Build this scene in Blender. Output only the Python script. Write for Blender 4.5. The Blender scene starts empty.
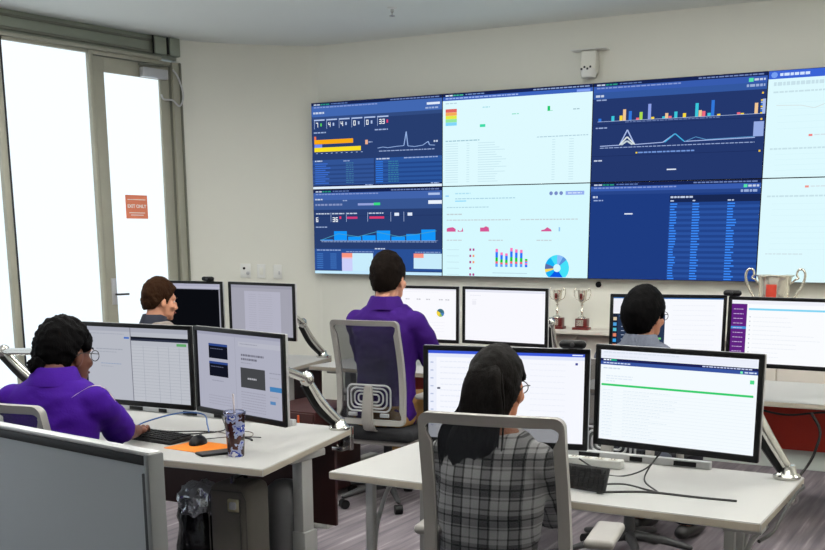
import bpy, bmesh, math, random
from mathutils import Vector, Matrix, noise as mnoise
from mathutils.bvhtree import BVHTree

random.seed(7)
S = bpy.context.scene
C = S.collection
PI = math.pi
R = math.radians

# ------------------------------------------------------------------ camera
F_PX, CX, CY = 1071.66, 435.03, 467.14
cam_d = bpy.data.cameras.new('camera')
cam = bpy.data.objects.new('camera', cam_d)
C.objects.link(cam)
cam_d.sensor_fit = 'HORIZONTAL'
cam_d.sensor_width = 36.0
cam_d.lens = F_PX * 36.0 / 825.0
cam_d.shift_x = (412.5 - CX) / 825.0
cam_d.shift_y = (CY - 275.0) / 825.0
cam_d.clip_start = 0.05
cam.location = (5.2366, -7.5814, 1.565)
YAW, PITCH = 0.4943, 0.21084
cam.rotation_euler = (PI / 2 - PITCH, 0.0, YAW)
S.camera = cam

# ------------------------------------------------------------------ world, exposure
S.view_settings.view_transform = 'Standard'
S.view_settings.look = 'None'
S.view_settings.gamma = 1.0
S.view_settings.exposure = 0.0
S.view_settings.use_curve_mapping = False
W = bpy.data.worlds.new('world')
S.world = W
W.use_nodes = True
W.node_tree.nodes['Background'].inputs[0].default_value = (0.75, 0.86, 1.0, 1)
W.node_tree.nodes['Background'].inputs[1].default_value = 1.0

CEIL_Z = 3.09
FILL_DOWN = 4.0
FILL_UP = 50.0
FILL_PANEL = 24.0
WIN_E = 1.15

# ------------------------------------------------------------------ materials
def lin(c):
    if isinstance(c, str):
        c = tuple(int(c[i:i + 2], 16) for i in (0, 2, 4))
    r = []
    for v in c[:3]:
        v = v / 255.0
        r.append(v / 12.92 if v <= 0.04045 else ((v + 0.055) / 1.055) ** 2.4)
    return (r[0], r[1], r[2], 1.0)

MATS = {}
def mat(name, col, rough=0.6, metal=0.0, var=0.0, vscale=8.0, bump=0.0, bscale=60.0,
        stretch=(1, 1, 1), spec=0.5, alpha=1.0, trans=0.0, sheen=0.0):
    m = bpy.data.materials.new(name)
    m.use_nodes = True
    nt = m.node_tree
    b = nt.nodes['Principled BSDF']
    b.inputs['Base Color'].default_value = lin(col)
    b.inputs['Roughness'].default_value = rough
    b.inputs['Metallic'].default_value = metal
    b.inputs['Specular IOR Level'].default_value = spec
    b.inputs['Alpha'].default_value = alpha
    b.inputs['Transmission Weight'].default_value = trans
    if sheen:
        b.inputs['Sheen Weight'].default_value = sheen
    if var or bump:
        tc = nt.nodes.new('ShaderNodeTexCoord')
        mp = nt.nodes.new('ShaderNodeMapping')
        mp.inputs['Scale'].default_value = stretch
        nt.links.new(tc.outputs['Object'], mp.inputs['Vector'])
    if var:
        n = nt.nodes.new('ShaderNodeTexNoise')
        n.inputs['Scale'].default_value = vscale
        n.inputs['Detail'].default_value = 4
        nt.links.new(mp.outputs[0], n.inputs['Vector'])
        mx = nt.nodes.new('ShaderNodeMix')
        mx.data_type = 'RGBA'
        l = lin(col)
        mx.inputs[6].default_value = tuple(max(0, v * (1 - var)) for v in l[:3]) + (1,)
        mx.inputs[7].default_value = tuple(min(1, v * (1 + var)) for v in l[:3]) + (1,)
        nt.links.new(n.outputs['Fac'], mx.inputs[0])
        nt.links.new(mx.outputs[2], b.inputs['Base Color'])
    if bump:
        n2 = nt.nodes.new('ShaderNodeTexNoise')
        n2.inputs['Scale'].default_value = bscale
        n2.inputs['Detail'].default_value = 3
        nt.links.new(mp.outputs[0], n2.inputs['Vector'])
        bp = nt.nodes.new('ShaderNodeBump')
        bp.inputs['Strength'].default_value = bump
        bp.inputs['Distance'].default_value = 0.01
        nt.links.new(n2.outputs['Fac'], bp.inputs['Height'])
        nt.links.new(bp.outputs[0], b.inputs['Normal'])
    MATS[name] = m
    return m

def emit_mat(name, col, strength):
    m = bpy.data.materials.new(name)
    m.use_nodes = True
    nt = m.node_tree
    nt.nodes.clear()
    o = nt.nodes.new('ShaderNodeOutputMaterial')
    e = nt.nodes.new('ShaderNodeEmission')
    e.inputs[0].default_value = lin(col)
    e.inputs[1].default_value = strength
    nt.links.new(e.outputs[0], o.inputs[0])
    MATS[name] = m
    return m

def screen_mat(name, strength):
    # lit pixels: each patch of the picture carries its own colour
    m = bpy.data.materials.new(name)
    m.use_nodes = True
    nt = m.node_tree
    nt.nodes.clear()
    o = nt.nodes.new('ShaderNodeOutputMaterial')
    e = nt.nodes.new('ShaderNodeEmission')
    a = nt.nodes.new('ShaderNodeVertexColor')
    a.layer_name = 'pix'
    e.inputs[1].default_value = strength
    nt.links.new(a.outputs[0], e.inputs[0])
    nt.links.new(e.outputs[0], o.inputs[0])
    MATS[name] = m
    return m

M_wall = mat('wall_paint', (226, 225, 215), 0.85, var=0.02, vscale=3, bump=0.04, bscale=180)
M_ceil = mat('ceiling_paint', (226, 229, 225), 0.9, var=0.02, vscale=2)
M_alu = mat('grey_aluminium', (160, 158, 143), 0.5, 0.05, var=0.08, vscale=5)
M_alud = mat('dark_aluminium', (112, 112, 100), 0.5, 0.05, var=0.1, vscale=5)
M_header = mat('header_metal', (140, 146, 132), 0.45, 0.1, var=0.12, vscale=4, stretch=(1, 1, 5))
M_frost = emit_mat('frosted_daylight_glass', (238, 249, 255), WIN_E)
M_desk = mat('desk_laminate', (176, 175, 173), 0.5, var=0.015, vscale=4)
M_deskedge = mat('desk_edge', (166, 157, 143), 0.6)
M_leg = mat('leg_grey', (170, 170, 168), 0.4, 0.3)
M_legd = mat('leg_dark', (52, 52, 54), 0.5, 0.2)
M_red = mat('red_panel', (186, 46, 26), 0.6, var=0.06, vscale=20)
M_maroon = mat('maroon_pedestal', (52, 16, 14), 0.5)
M_black = mat('black_plastic', (9, 9, 11), 0.45, spec=0.25)
M_blackm = mat('black_matte', (20, 20, 22), 0.75, bump=0.1, bscale=200)
M_silver = mat('silver_plastic', (190, 190, 192), 0.35, 0.4)
M_chrome = mat('chrome', (205, 203, 198), 0.16, 1.0)
M_white = mat('white_plastic', (226, 226, 222), 0.4)
M_chair = mat('chair_grey_plastic', (150, 146, 142), 0.45, var=0.03)
M_seat = mat('chair_seat_fabric', (28, 28, 32), 0.9, bump=0.2, bscale=250)
M_postg = mat('partition_post_grey', (112, 114, 116), 0.45, 0.2)
M_part = mat('partition_fabric', (176, 183, 193), 0.55, var=0.03, vscale=3, bump=0.05, bscale=300)
M_gasket = mat('black_gasket', (22, 24, 30), 0.5)
M_purple = mat('purple_polo', (58, 14, 128), 0.8, spec=0.12, var=0.10, vscale=10, bump=0.10, bscale=120)
M_purple2 = mat('purple_polo_dark', (54, 20, 104), 0.8, spec=0.12, var=0.10, vscale=10, bump=0.10, bscale=120)
M_stripe = mat('white_piping', (222, 212, 205), 0.7)
M_greyshirt = mat('grey_blue_shirt', (100, 104, 118), 0.85, spec=0.12, var=0.12, vscale=30, bump=0.15, bscale=90)
M_jacket = mat('grey_jacket', (136, 126, 118), 0.85, var=0.15, vscale=25, bump=0.2, bscale=90)
M_navy = mat('navy_collar', (24, 28, 44), 0.85)
M_trous = mat('dark_trousers', (30, 30, 40), 0.85, bump=0.1, bscale=100)
M_khaki = mat('khaki_trousers', (150, 112, 62), 0.85, bump=0.1, bscale=100)
M_shoe = mat('black_shoe', (22, 20, 20), 0.5)
M_skinL = mat('skin_light', (214, 152, 122), 0.5, var=0.05, vscale=30, spec=0.35)
M_skinM = mat('skin_tan', (176, 112, 78), 0.5, var=0.05, vscale=30, spec=0.35)
M_skinO = mat('skin_olive', (190, 128, 98), 0.5, var=0.05, vscale=30, spec=0.35)
M_skinD = mat('skin_brown', (104, 62, 46), 0.5, var=0.06, vscale=30, spec=0.35)
M_hairB = mat('hair_black', (7, 6, 7), 0.6, var=0.7, vscale=60, bump=0.35, bscale=90, stretch=(3, 3, 0.6), spec=0.04)
M_hairLong = mat('hair_black_brown', (14, 10, 9), 0.6, var=0.95, vscale=40, bump=0.4, bscale=90, stretch=(5, 5, 0.35), spec=0.08)
M_hairDb = mat('hair_dark_brown', (22, 16, 13), 0.6, var=0.5, vscale=60, bump=0.6, bscale=90, stretch=(3, 3, 0.6), spec=0.04)
M_hairBr = mat('hair_brown', (48, 30, 18), 0.6, var=0.4, vscale=60, bump=0.6, bscale=90, stretch=(3, 3, 0.6), spec=0.04)
M_eye = mat('eye_white', (225, 222, 216), 0.2)
M_iris = mat('iris_dark', (26, 16, 12), 0.2)
M_lip = mat('lips', (150, 88, 76), 0.5)
M_orange = mat('orange_pad', (238, 132, 20), 0.7, bump=0.05, bscale=300)
M_suit = mat('suitcase_fabric', (84, 80, 74), 0.8, var=0.08, vscale=20, bump=0.15, bscale=200)
M_suit2 = mat('grey_shell', (92, 92, 94), 0.5)
M_brass = mat('badge_metal', (190, 182, 150), 0.3, 0.8)
M_foil = mat('silver_wrap', (200, 206, 212), 0.18, 0.75, bump=0.8, bscale=25)
M_bagblk = mat('black_bag_shiny', (20, 20, 24), 0.25, bump=0.6, bscale=20)
M_silv = mat('trophy_silver', (226, 220, 206), 0.18, 0.75)
M_rosew = mat('rosewood', (92, 22, 20), 0.35, var=0.2, vscale=20)
M_cablek = mat('cable_black', (24, 24, 24), 0.5)
M_cableb = mat('cable_blue', (40, 84, 150), 0.45)
M_cabinet = mat('cabinet_white', (208, 203, 194), 0.5)
M_signred = mat('sign_red', (240, 138, 104), 0.7, var=0.05)
M_signwht = mat('sign_print', (255, 244, 238), 0.7)
M_base = mat('baseboard_pale', (196, 206, 200), 0.4)
M_screen = screen_mat('screen_pixels', 1.0)
M_screenW = screen_mat('screen_pixels_wall', 1.0)
M_screenD = screen_mat('screen_pixels_dim', 0.62)
M_fill = emit_mat('fill_diffuser', (255, 250, 240), 2.0)  # glow for the added, unseen fill lights only

# carpet: purple-grey with pale streaks running towards the video wall
def carpet():
    m = mat('carpet_planks', (92, 88, 94), 0.95)
    nt = m.node_tree
    b = nt.nodes['Principled BSDF']
    tc = nt.nodes.new('ShaderNodeTexCoord')
    mp = nt.nodes.new('ShaderNodeMapping')
    mp.inputs['Scale'].default_value = (26, 1.3, 1)
    mp.inputs['Rotation'].default_value = (0, 0, R(6))
    nt.links.new(tc.outputs['Object'], mp.inputs['Vector'])
    n = nt.nodes.new('ShaderNodeTexNoise')
    n.inputs['Scale'].default_value = 1.0
    n.inputs['Detail'].default_value = 5
    nt.links.new(mp.outputs[0], n.inputs['Vector'])
    cr = nt.nodes.new('ShaderNodeValToRGB')
    e = cr.color_ramp.elements
    e[0].position = 0.36; e[0].color = lin((92, 86, 92))
    e[1].position = 0.58; e[1].color = lin((118, 110, 115))
    k = cr.color_ramp.elements.new(0.70); k.color = lin((152, 146, 148))
    nt.links.new(n.outputs['Fac'], cr.inputs[0])
    n2 = nt.nodes.new('ShaderNodeTexNoise')
    n2.inputs['Scale'].default_value = 300
    nt.links.new(tc.outputs['Object'], n2.inputs['Vector'])
    bp = nt.nodes.new('ShaderNodeBump')
    bp.inputs['Strength'].default_value = 0.3
    bp.inputs['Distance'].default_value = 0.004
    nt.links.new(n2.outputs['Fac'], bp.inputs['Height'])
    nt.links.new(bp.outputs[0], b.inputs['Normal'])
    nt.links.new(cr.outputs[0], b.inputs['Base Color'])
    return m
M_carpet = carpet()

# see-through woven chair mesh
def mesh_fabric():
    m = bpy.data.materials.new('chair_mesh')
    m.use_nodes = True
    nt = m.node_tree
    b = nt.nodes['Principled BSDF']
    b.inputs['Base Color'].default_value = lin((36, 40, 48))
    b.inputs['Roughness'].default_value = 0.7
    tr = nt.nodes.new('ShaderNodeBsdfTransparent')
    mx = nt.nodes.new('ShaderNodeMixShader')
    mx.inputs[0].default_value = 0.72
    nt.links.new(tr.outputs[0], mx.inputs[1])
    nt.links.new(b.outputs[0], mx.inputs[2])
    nt.links.new(mx.outputs[0], nt.nodes['Material Output'].inputs[0])
    return m
M_mesh = mesh_fabric()

# black-and-white plaid
def plaid():
    m = mat('plaid_shirt', (60, 60, 64), 0.85)
    nt = m.node_tree
    b = nt.nodes['Principled BSDF']
    tc = nt.nodes.new('ShaderNodeTexCoord')
    sep = nt.nodes.new('ShaderNodeSeparateXYZ')
    nt.links.new(tc.outputs['Object'], sep.inputs[0])
    def bands(out, per, duty):
        a = nt.nodes.new('ShaderNodeMath'); a.operation = 'MULTIPLY'; a.inputs[1].default_value = 1 / per
        nt.links.new(out, a.inputs[0])
        f = nt.nodes.new('ShaderNodeMath'); f.operation = 'FRACT'; nt.links.new(a.outputs[0], f.inputs[0])
        g = nt.nodes.new('ShaderNodeMath'); g.operation = 'LESS_THAN'; g.inputs[1].default_value = duty
        nt.links.new(f.outputs[0], g.inputs[0])
        return g.outputs[0]
    def add(x, y):
        a = nt.nodes.new('ShaderNodeMath'); a.operation = 'ADD'
        nt.links.new(x, a.inputs[0]); nt.links.new(y, a.inputs[1])
        return a.outputs[0]
    s = add(add(bands(sep.outputs[0], 0.085, 0.42), bands(sep.outputs[2], 0.085, 0.42)),
            add(bands(sep.outputs[0], 0.028, 0.18), bands(sep.outputs[2], 0.028, 0.18)))
    cr = nt.nodes.new('ShaderNodeValToRGB')
    d = nt.nodes.new('ShaderNodeMath'); d.operation = 'DIVIDE'; d.inputs[1].default_value = 4
    nt.links.new(s, d.inputs[0])
    nt.links.new(d.outputs[0], cr.inputs[0])
    cr.color_ramp.elements[0].color = lin((206, 204, 206))
    cr.color_ramp.elements[1].color = lin((16, 16, 20))
    cr.color_ramp.elements[1].position = 0.6
    nt.links.new(cr.outputs[0], b.inputs['Base Color'])
    return m
M_plaid = plaid()

def glass_mat(name, col=(255, 255, 255), rough=0.05):
    m = mat(name, col, rough, trans=1.0)
    m.node_tree.nodes['Principled BSDF'].inputs['IOR'].default_value = 1.15
    return m
M_lens = glass_mat('lens_glass')
M_acrylic = glass_mat('clear_tumbler', (225, 232, 250), 0.05)

# ------------------------------------------------------------------ mesh helpers
def link(o):
    C.objects.link(o)
    return o

def tag(o, label, cat=None, group=None):
    o['label'] = label
    if cat:
        o['category'] = cat
    if group:
        o['group'] = group
    return o

def empty(name, loc=(0, 0, 0), rz=0.0, label=None, cat=None, group=None):
    o = bpy.data.objects.new(name, None)
    o.empty_display_size = 0.05
    o.location = loc
    o.rotation_euler = (0, 0, rz)
    link(o)
    if label:
        tag(o, label, cat, group)
    return o

def from_bm(name, bm, m, parent=None, smooth=True, sharp=40):
    bmesh.ops.recalc_face_normals(bm, faces=bm.faces)
    me = bpy.data.meshes.new(name)
    bm.to_mesh(me)
    bm.free()
    o = bpy.data.objects.new(name, me)
    ms = m if isinstance(m, (list, tuple)) else [m]
    for x in ms:
        me.materials.append(x)
    if smooth:
        for p in me.polygons:
            p.use_smooth = True
        me.set_sharp_from_angle(angle=R(sharp))
    link(o)
    if parent:
        o.parent = parent
    return o

def add_box(bm, c, s, bevel=0.0, rot=None, seg=2):
    g = bmesh.ops.create_cube(bm, size=1.0)
    vs = g['verts']
    mtx = Matrix.Translation(c) @ (rot.to_4x4() if rot else Matrix()) @ Matrix.Diagonal((s[0], s[1], s[2], 1))
    bmesh.ops.transform(bm, matrix=mtx, verts=vs)
    if bevel:
        es = list({e for v in vs for e in v.link_edges})
        bmesh.ops.bevel(bm, geom=es, offset=bevel, segments=seg, affect='EDGES', profile=0.5)
    return bm

def box(name, c, s, m, parent=None, bevel=0.0, rot=None, seg=2):
    bm = bmesh.new()
    add_box(bm, c, s, bevel, rot, seg)
    return from_bm(name, bm, m, parent)

def add_prism(bm, poly, z0, z1):
    """vertical prism over an xy polygon"""
    a = [bm.verts.new((x, y, z0)) for x, y in poly]
    b = [bm.verts.new((x, y, z1)) for x, y in poly]
    n = len(poly)
    bm.faces.new(a[::-1]); bm.faces.new(b)
    for i in range(n):
        bm.faces.new((a[i], a[(i + 1) % n], b[(i + 1) % n], b[i]))
    return bm

def frames(pts):
    pts = [Vector(p) for p in pts]
    n = len(pts)
    tang = []
    for i in range(n):
        a = pts[max(i - 1, 0)]; b = pts[min(i + 1, n - 1)]
        t = (b - a)
        tang.append(t.normalized() if t.length > 1e-9 else Vector((0, 0, 1)))
    up = Vector((0, 0, 1)) if abs(tang[0].z) < 0.9 else Vector((0, 1, 0))
    fr = []
    nx = tang[0].cross(up).normalized()
    for t in tang:
        nx = (nx - t * nx.dot(t))
        nx = nx.normalized() if nx.length > 1e-6 else t.orthogonal().normalized()
        fr.append((nx.copy(), t.cross(nx).normalized()))
    return pts, tang, fr

def smooth_path(pts, sub=6):
    """Catmull-Rom through the points"""
    pts = [Vector(p) for p in pts]
    if len(pts) < 3:
        return pts
    ext = [pts[0] * 2 - pts[1]] + pts + [pts[-1] * 2 - pts[-2]]
    out = []
    for i in range(1, len(ext) - 2):
        p0, p1, p2, p3 = ext[i - 1], ext[i], ext[i + 1], ext[i + 2]
        for k in range(sub):
            t = k / sub
            out.append(0.5 * ((2 * p1) + (p2 - p0) * t + (2 * p0 - 5 * p1 + 4 * p2 - p3) * t * t + (3 * p1 - p0 - 3 * p2 + p3) * t ** 3))
    out.append(pts[-1])
    return out

def add_tube(bm, pts, rad, seg=10, flat=1.0, round_ends=False, closed=False):
    """swept tube; rad a number or one per point; flat squeezes the second axis"""
    pts, tang, fr = frames(pts)
    n = len(pts)
    rad = [rad] * n if isinstance(rad, (int, float)) else list(rad)
    if len(rad) != n:
        rad = [rad[0] + (rad[-1] - rad[0]) * i / (n - 1) for i in range(n)] if len(rad) == 2 else \
              [rad[min(int(i * (len(rad) - 1) / (n - 1)), len(rad) - 2)] * (1 - (i * (len(rad) - 1) / (n - 1)) % 1 if i < n - 1 else 0)
               + rad[min(int(i * (len(rad) - 1) / (n - 1)) + 1, len(rad) - 1)] * ((i * (len(rad) - 1) / (n - 1)) % 1 if i < n - 1 else 1) for i in range(n)]
    stations = []
    if round_ends and not closed:
        for k in (0.0, 0.45, 0.8):
            a = math.acos(k) if k else PI / 2
            stations.append((pts[0] - tang[0] * rad[0] * math.sin(a), rad[0] * max(0.08, math.cos(a)), fr[0]))
    for i in range(n):
        stations.append((pts[i], rad[i], fr[i]))
    if round_ends and not closed:
        for k in (0.8, 0.45, 0.0):
            a = math.acos(k) if k else PI / 2
            stations.append((pts[-1] + tang[-1] * rad[-1] * math.sin(a), rad[-1] * max(0.08, math.cos(a)), fr[-1]))
    rings = []
    for p, r, (nx, ny) in stations:
        rings.append([bm.verts.new(p + nx * math.cos(2 * PI * k / seg) * r + ny * math.sin(2 * PI * k / seg) * r * flat) for k in range(seg)])
    m = len(rings)
    for i in range(m - 1 if not closed else m):
        a, b = rings[i], rings[(i + 1) % m]
        for k in range(seg):
            bm.faces.new((a[k], a[(k + 1) % seg], b[(k + 1) % seg], b[k]))
    if not closed:
        bm.faces.new(rings[0][::-1]); bm.faces.new(rings[-1])
    return bm

def tube(name, pts, rad, m, parent=None, seg=10, flat=1.0, round_ends=False, sub=0, closed=False):
    bm = bmesh.new()
    if sub:
        pts = smooth_path(pts, sub)
    add_tube(bm, pts, rad, seg, flat, round_ends, closed)
    return from_bm(name, bm, m, parent)

def add_lathe(bm, prof, seg=24, c=(0, 0, 0)):
    c = Vector(c)
    rings = []
    for r, z in prof:
        rings.append([bm.verts.new(c + Vector((max(r, 1e-4) * math.cos(2 * PI * k / seg), max(r, 1e-4) * math.sin(2 * PI * k / seg), z))) for k in range(seg)])
    for i in range(len(rings) - 1):
        for k in range(seg):
            bm.faces.new((rings[i][k], rings[i][(k + 1) % seg], rings[i + 1][(k + 1) % seg], rings[i + 1][k]))
    bm.faces.new(rings[0][::-1]); bm.faces.new(rings[-1])
    return bm

def lathe(name, prof, m, parent=None, seg=24, c=(0, 0, 0)):
    bm = bmesh.new()
    add_lathe(bm, prof, seg, c)
    return from_bm(name, bm, m, parent)

def add_ell(bm, c, r, rot=None, u=20, v=12):
    g = bmesh.ops.create_uvsphere(bm, u_segments=u, v_segments=v, radius=1.0)
    mtx = Matrix.Translation(c) @ (rot.to_4x4() if rot else Matrix()) @ Matrix.Diagonal((r[0], r[1], r[2], 1))
    bmesh.ops.transform(bm, matrix=mtx, verts=g['verts'])
    return bm

def add_loft(bm, secs, seg=28, power=2.3):
    """stack of super-ellipses: (cx, cy, z, half width, half depth)"""
    rings = []
    for cx, cy, z, a, b in secs:
        ring = []
        for k in range(seg):
            t = 2 * PI * k / seg
            ct, st = math.cos(t), math.sin(t)
            ring.append(bm.verts.new((cx + a * math.copysign(abs(ct) ** (2 / power), ct), cy + b * math.copysign(abs(st) ** (2 / power), st), z)))
        rings.append(ring)
    for i in range(len(rings) - 1):
        for k in range(seg):
            bm.faces.new((rings[i][k], rings[i][(k + 1) % seg], rings[i + 1][(k + 1) % seg], rings[i + 1][k]))
    bm.faces.new(rings[0][::-1]); bm.faces.new(rings[-1])
    return bm

def remesh(bm, voxel, smooth_it=4, name='tmp'):
    """fuse overlapping closed shapes into one continuous skin; returns a new bmesh"""
    bmesh.ops.recalc_face_normals(bm, faces=bm.faces)
    me = bpy.data.meshes.new(name)
    bm.to_mesh(me); bm.free()
    o = bpy.data.objects.new(name, me)
    link(o)
    r = o.modifiers.new('r', 'REMESH'); r.mode = 'VOXEL'; r.voxel_size = voxel
    if smooth_it:
        s = o.modifiers.new('s', 'SMOOTH'); s.iterations = smooth_it; s.factor = 0.5
    dg = bpy.context.evaluated_depsgraph_get()
    ev = o.evaluated_get(dg)
    me2 = bpy.data.meshes.new_from_object(ev)
    out = bmesh.new(); out.from_mesh(me2)
    bpy.data.objects.remove(o); bpy.data.meshes.remove(me); bpy.data.meshes.remove(me2)
    return out

def wrinkle(bm, amp, freq, seed=0.0, zs=1.0):
    bm.normal_update()
    for v in bm.verts:
        q = Vector((v.co.x * freq + seed, v.co.y * freq + seed * 1.7, v.co.z * freq * zs))
        n = mnoise.fractal(q, 0.9, 2.0, 3)
        v.co += v.normal * (amp * n)
    return bm

def text_mesh(txt, size, bold=0.0):
    cu = bpy.data.curves.new('t', 'FONT')
    cu.body = txt; cu.size = size; cu.align_x = 'CENTER'; cu.align_y = 'CENTER'
    cu.offset = bold
    o = bpy.data.objects.new('t', cu); link(o)
    dg = bpy.context.evaluated_depsgraph_get()
    me = bpy.data.meshes.new_from_object(o.evaluated_get(dg))
    bpy.data.objects.remove(o); bpy.data.curves.remove(cu)
    return me

# ------------------------------------------------------------------ room shell
def struct(o):
    o['kind'] = 'structure'
    return o

fl = box('floor', (2.6, -4.8, -0.03), (9.4, 10.4, 0.06), M_carpet); struct(fl)
ce = box('ceiling', (2.6, -4.8, CEIL_Z + 0.03), (9.4, 10.4, 0.06), M_ceil); struct(ce)
# the back wall is straight behind the screens, then sweeps round towards the glazed wall
struct(box('wall_back', (3.61, 0.15, CEIL_Z / 2), (7.2, 0.12, CEIL_Z), M_wall))
wall_pts = [(0.012, 0.09), (-0.07, 0.060), (-0.22, -0.045), (-0.40, -0.195), (-0.59, -0.375), (-0.72, -0.53), (-0.80, -0.68)]
bm = bmesh.new()
out_pts = []
sp = smooth_path([(x, y, 0) for x, y in wall_pts], 6)
for i, q in enumerate(sp):
    p0 = sp[max(i - 1, 0)]; p1 = sp[min(i + 1, len(sp) - 1)]
    t = (p1 - p0).normalized()
    nrm = Vector((t.y, -t.x, 0))
    out_pts.append((q.x + nrm.x * 0.12, q.y + nrm.y * 0.12))
n = len(sp)
poly = [(q.x, q.y) for q in sp] + out_pts[::-1]
lo = [bm.verts.new((x, y, 0)) for x, y in poly]; hi = [bm.verts.new((x, y, CEIL_Z)) for x, y in poly]
N = len(poly)
for i in range(N):
    bm.faces.new((lo[i], lo[(i + 1) % N], hi[(i + 1) % N], hi[i]))
for i in range(n - 1):
    bm.faces.new((hi[i], hi[i + 1], hi[N - 2 - i], hi[N - 1 - i]))
struct(from_bm('wall_corner', bm, M_wall, sharp=60))
struct(box('wall_right', (7.26, -4.8, CEIL_Z / 2), (0.12, 10.2, CEIL_Z), M_wall))
struct(box('wall_rear', (2.6, -9.95, CEIL_Z / 2), (9.3, 0.12, CEIL_Z), M_wall))
# baseboard along the straight run
struct(box('baseboard_back', (4.0, 0.078, 0.07), (6.2, 0.02, 0.14), M_base, bevel=0.003))

# ---- glazed wall on the left: line L0 (corner) -> direction LD towards the camera side
L0 = Vector((-0.78, -0.66, 0)); L1 = Vector((-1.02, -2.16, 0))
LD = (L1 - L0).normalized()
LANG = math.atan2(LD.y, LD.x)       # local x runs along LD; local y = to the room's inside
def lroot(name):
    e = empty(name, (L0.x + 0.038 * LD.y, L0.y - 0.038 * LD.x, 0), LANG)
    e['kind'] = 'structure'
    return e
# local +x = towards the camera, local +y = into the room (rotate LD by +90deg)
GL = 9.2
HZ0 = 2.91
wl = lroot('wall_left')
box('header_beam', (GL / 2, -0.05, (HZ0 + CEIL_Z) / 2 + 0.01), (GL, 0.14, CEIL_Z - HZ0 - 0.02), M_header, wl, bevel=0.006)
box('header_rail', (GL / 2 + 0.1, 0.035, HZ0 + 0.012), (GL - 0.2, 0.05, 0.024), M_alu, wl, bevel=0.004)
box('header_pipe_box', (0.07, 0.045, 3.02), (0.10, 0.05, 0.135), M_header, wl, bevel=0.006)
box('header_pipe_box', (0.20, 0.04, 3.02), (0.11, 0.04, 0.13), M_header, wl, bevel=0.006)
tube('header_conduit', [(0.26, 0.03, 2.965), (0.5, 0.03, 2.965), (GL, 0.03, 2.97)], 0.012, M_alud, wl, seg=8)
tube('header_conduit', [(0.26, 0.03, 3.05), (0.5, 0.03, 3.05), (GL, 0.03, 3.05)], 0.009, M_alud, wl, seg=8)
tube('corner_pipe', [(0.132, 0.055, 3.085), (0.132, 0.06, 2.96)], 0.009, M_black, wl, seg=8)
tube('corner_pipe', [(0.262, 0.045, 3.085), (0.262, 0.045, 2.955)], 0.007, M_black, wl, seg=8)
box('corner_jamb', (0.045, 0.0, HZ0 / 2), (0.09, 0.10, HZ0), M_alu, wl, bevel=0.004)
box('corner_jamb', (0.100, -0.015, HZ0 / 2), (0.02, 0.08, HZ0), M_alud, wl, bevel=0.003)
box('corner_bead', (0.022, 0.055, HZ0 / 2), (0.012, 0.014, HZ0), M_alud, wl, bevel=0.002)
box('transom', (0.46, 0.01, 2.895), (0.72, 0.06, 0.03), M_alu, wl, bevel=0.003)
box('floor_channel', (GL / 2, 0, 0.02), (GL, 0.08, 0.04), M_alu, wl, bevel=0.003)
# door leaf
D0, D1 = 0.112, 0.802
dr = lroot('door_1')
DT = 2.875
box('stile', (0.156, 0.0, DT / 2 + 0.02), (0.088, 0.05, DT - 0.04), M_alu, dr, bevel=0.004)
box('stile', (0.758, 0.0, DT / 2 + 0.02), (0.088, 0.05, DT - 0.04), M_alu, dr, bevel=0.004)
box('top_rail', (0.457, 0.0, DT - 0.053), (0.514, 0.05, 0.106), M_alu, dr, bevel=0.003)
box('bottom_rail', (0.457, 0.0, 0.12), (0.514, 0.05, 0.16), M_alu, dr, bevel=0.003)
box('glass_pane', (0.457, 0.0, 1.485), (0.512, 0.012, 2.57), M_frost, dr)
box('lock_plate', (0.745, 0.03, 1.16), (0.045, 0.012, 0.20), M_silver, dr, bevel=0.003)
tube('lever_handle', [(0.735, 0.03, 1.138), (0.735, 0.06, 1.138), (0.72, 0.065, 1.138), (0.64, 0.065, 1.138)], 0.008, M_legd, dr, seg=10, round_ends=True)
# door closer with its arm and cable
dc = lroot('trim_1')
box('closer_body', (0.275, 0.053, 2.805), (0.24, 0.05, 0.07), M_silver, dc, bevel=0.005)
box('closer_arm', (0.27, 0.06, 2.868), (0.30, 0.02, 0.014), M_alud, dc, bevel=0.003, rot=Matrix.Rotation(R(4), 3, 'Y'))
tube('closer_cable', [(0.11, 0.075, 2.85), (0.07, 0.085, 2.80), (0.035, 0.09, 2.70), (0.035, 0.09, 2.63), (0.07, 0.085, 2.58), (0.12, 0.07, 2.62), (0.18, 0.04, 2.625), (0.196, 0.03, 2.66)], 0.007, M_silver, dc, seg=8, sub=6)
# frosted panes with posts
xs = [0.812, 1.53, 2.40, 3.30, 4.20, 5.10, 6.00, 6.90, 7.80, 9.10]
for i in range(len(xs) - 1):
    wn = lroot('window_%d' % (i + 1))
    a, b = xs[i], xs[i + 1]
    pw = 0.04 if i == 0 else 0.055
    box('frosted_pane', ((a + pw + b) / 2, 0.0, HZ0 / 2 + 0.01), (b - a - pw, 0.014, HZ0 - 0.05), M_frost, wn)
    if i:
        box('frame_gasket', (a + 0.012, 0.0, HZ0 / 2), (0.024, 0.05, HZ0), M_gasket, wn, bevel=0.003)
        box('frame_post', (a + 0.05, 0.005, HZ0 / 2), (0.052, 0.08, HZ0), M_alu, wn, bevel=0.012, seg=3)
    else:
        box('frame_post', (a + pw / 2, 0.005, HZ0 / 2), (pw, 0.08, HZ0), M_alu, wn, bevel=0.010, seg=3)
    box('frame_head', ((a + pw + b) / 2, 0.01, HZ0 - 0.012), (b - a - pw, 0.05, 0.022), M_alu, wn, bevel=0.003)

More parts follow.
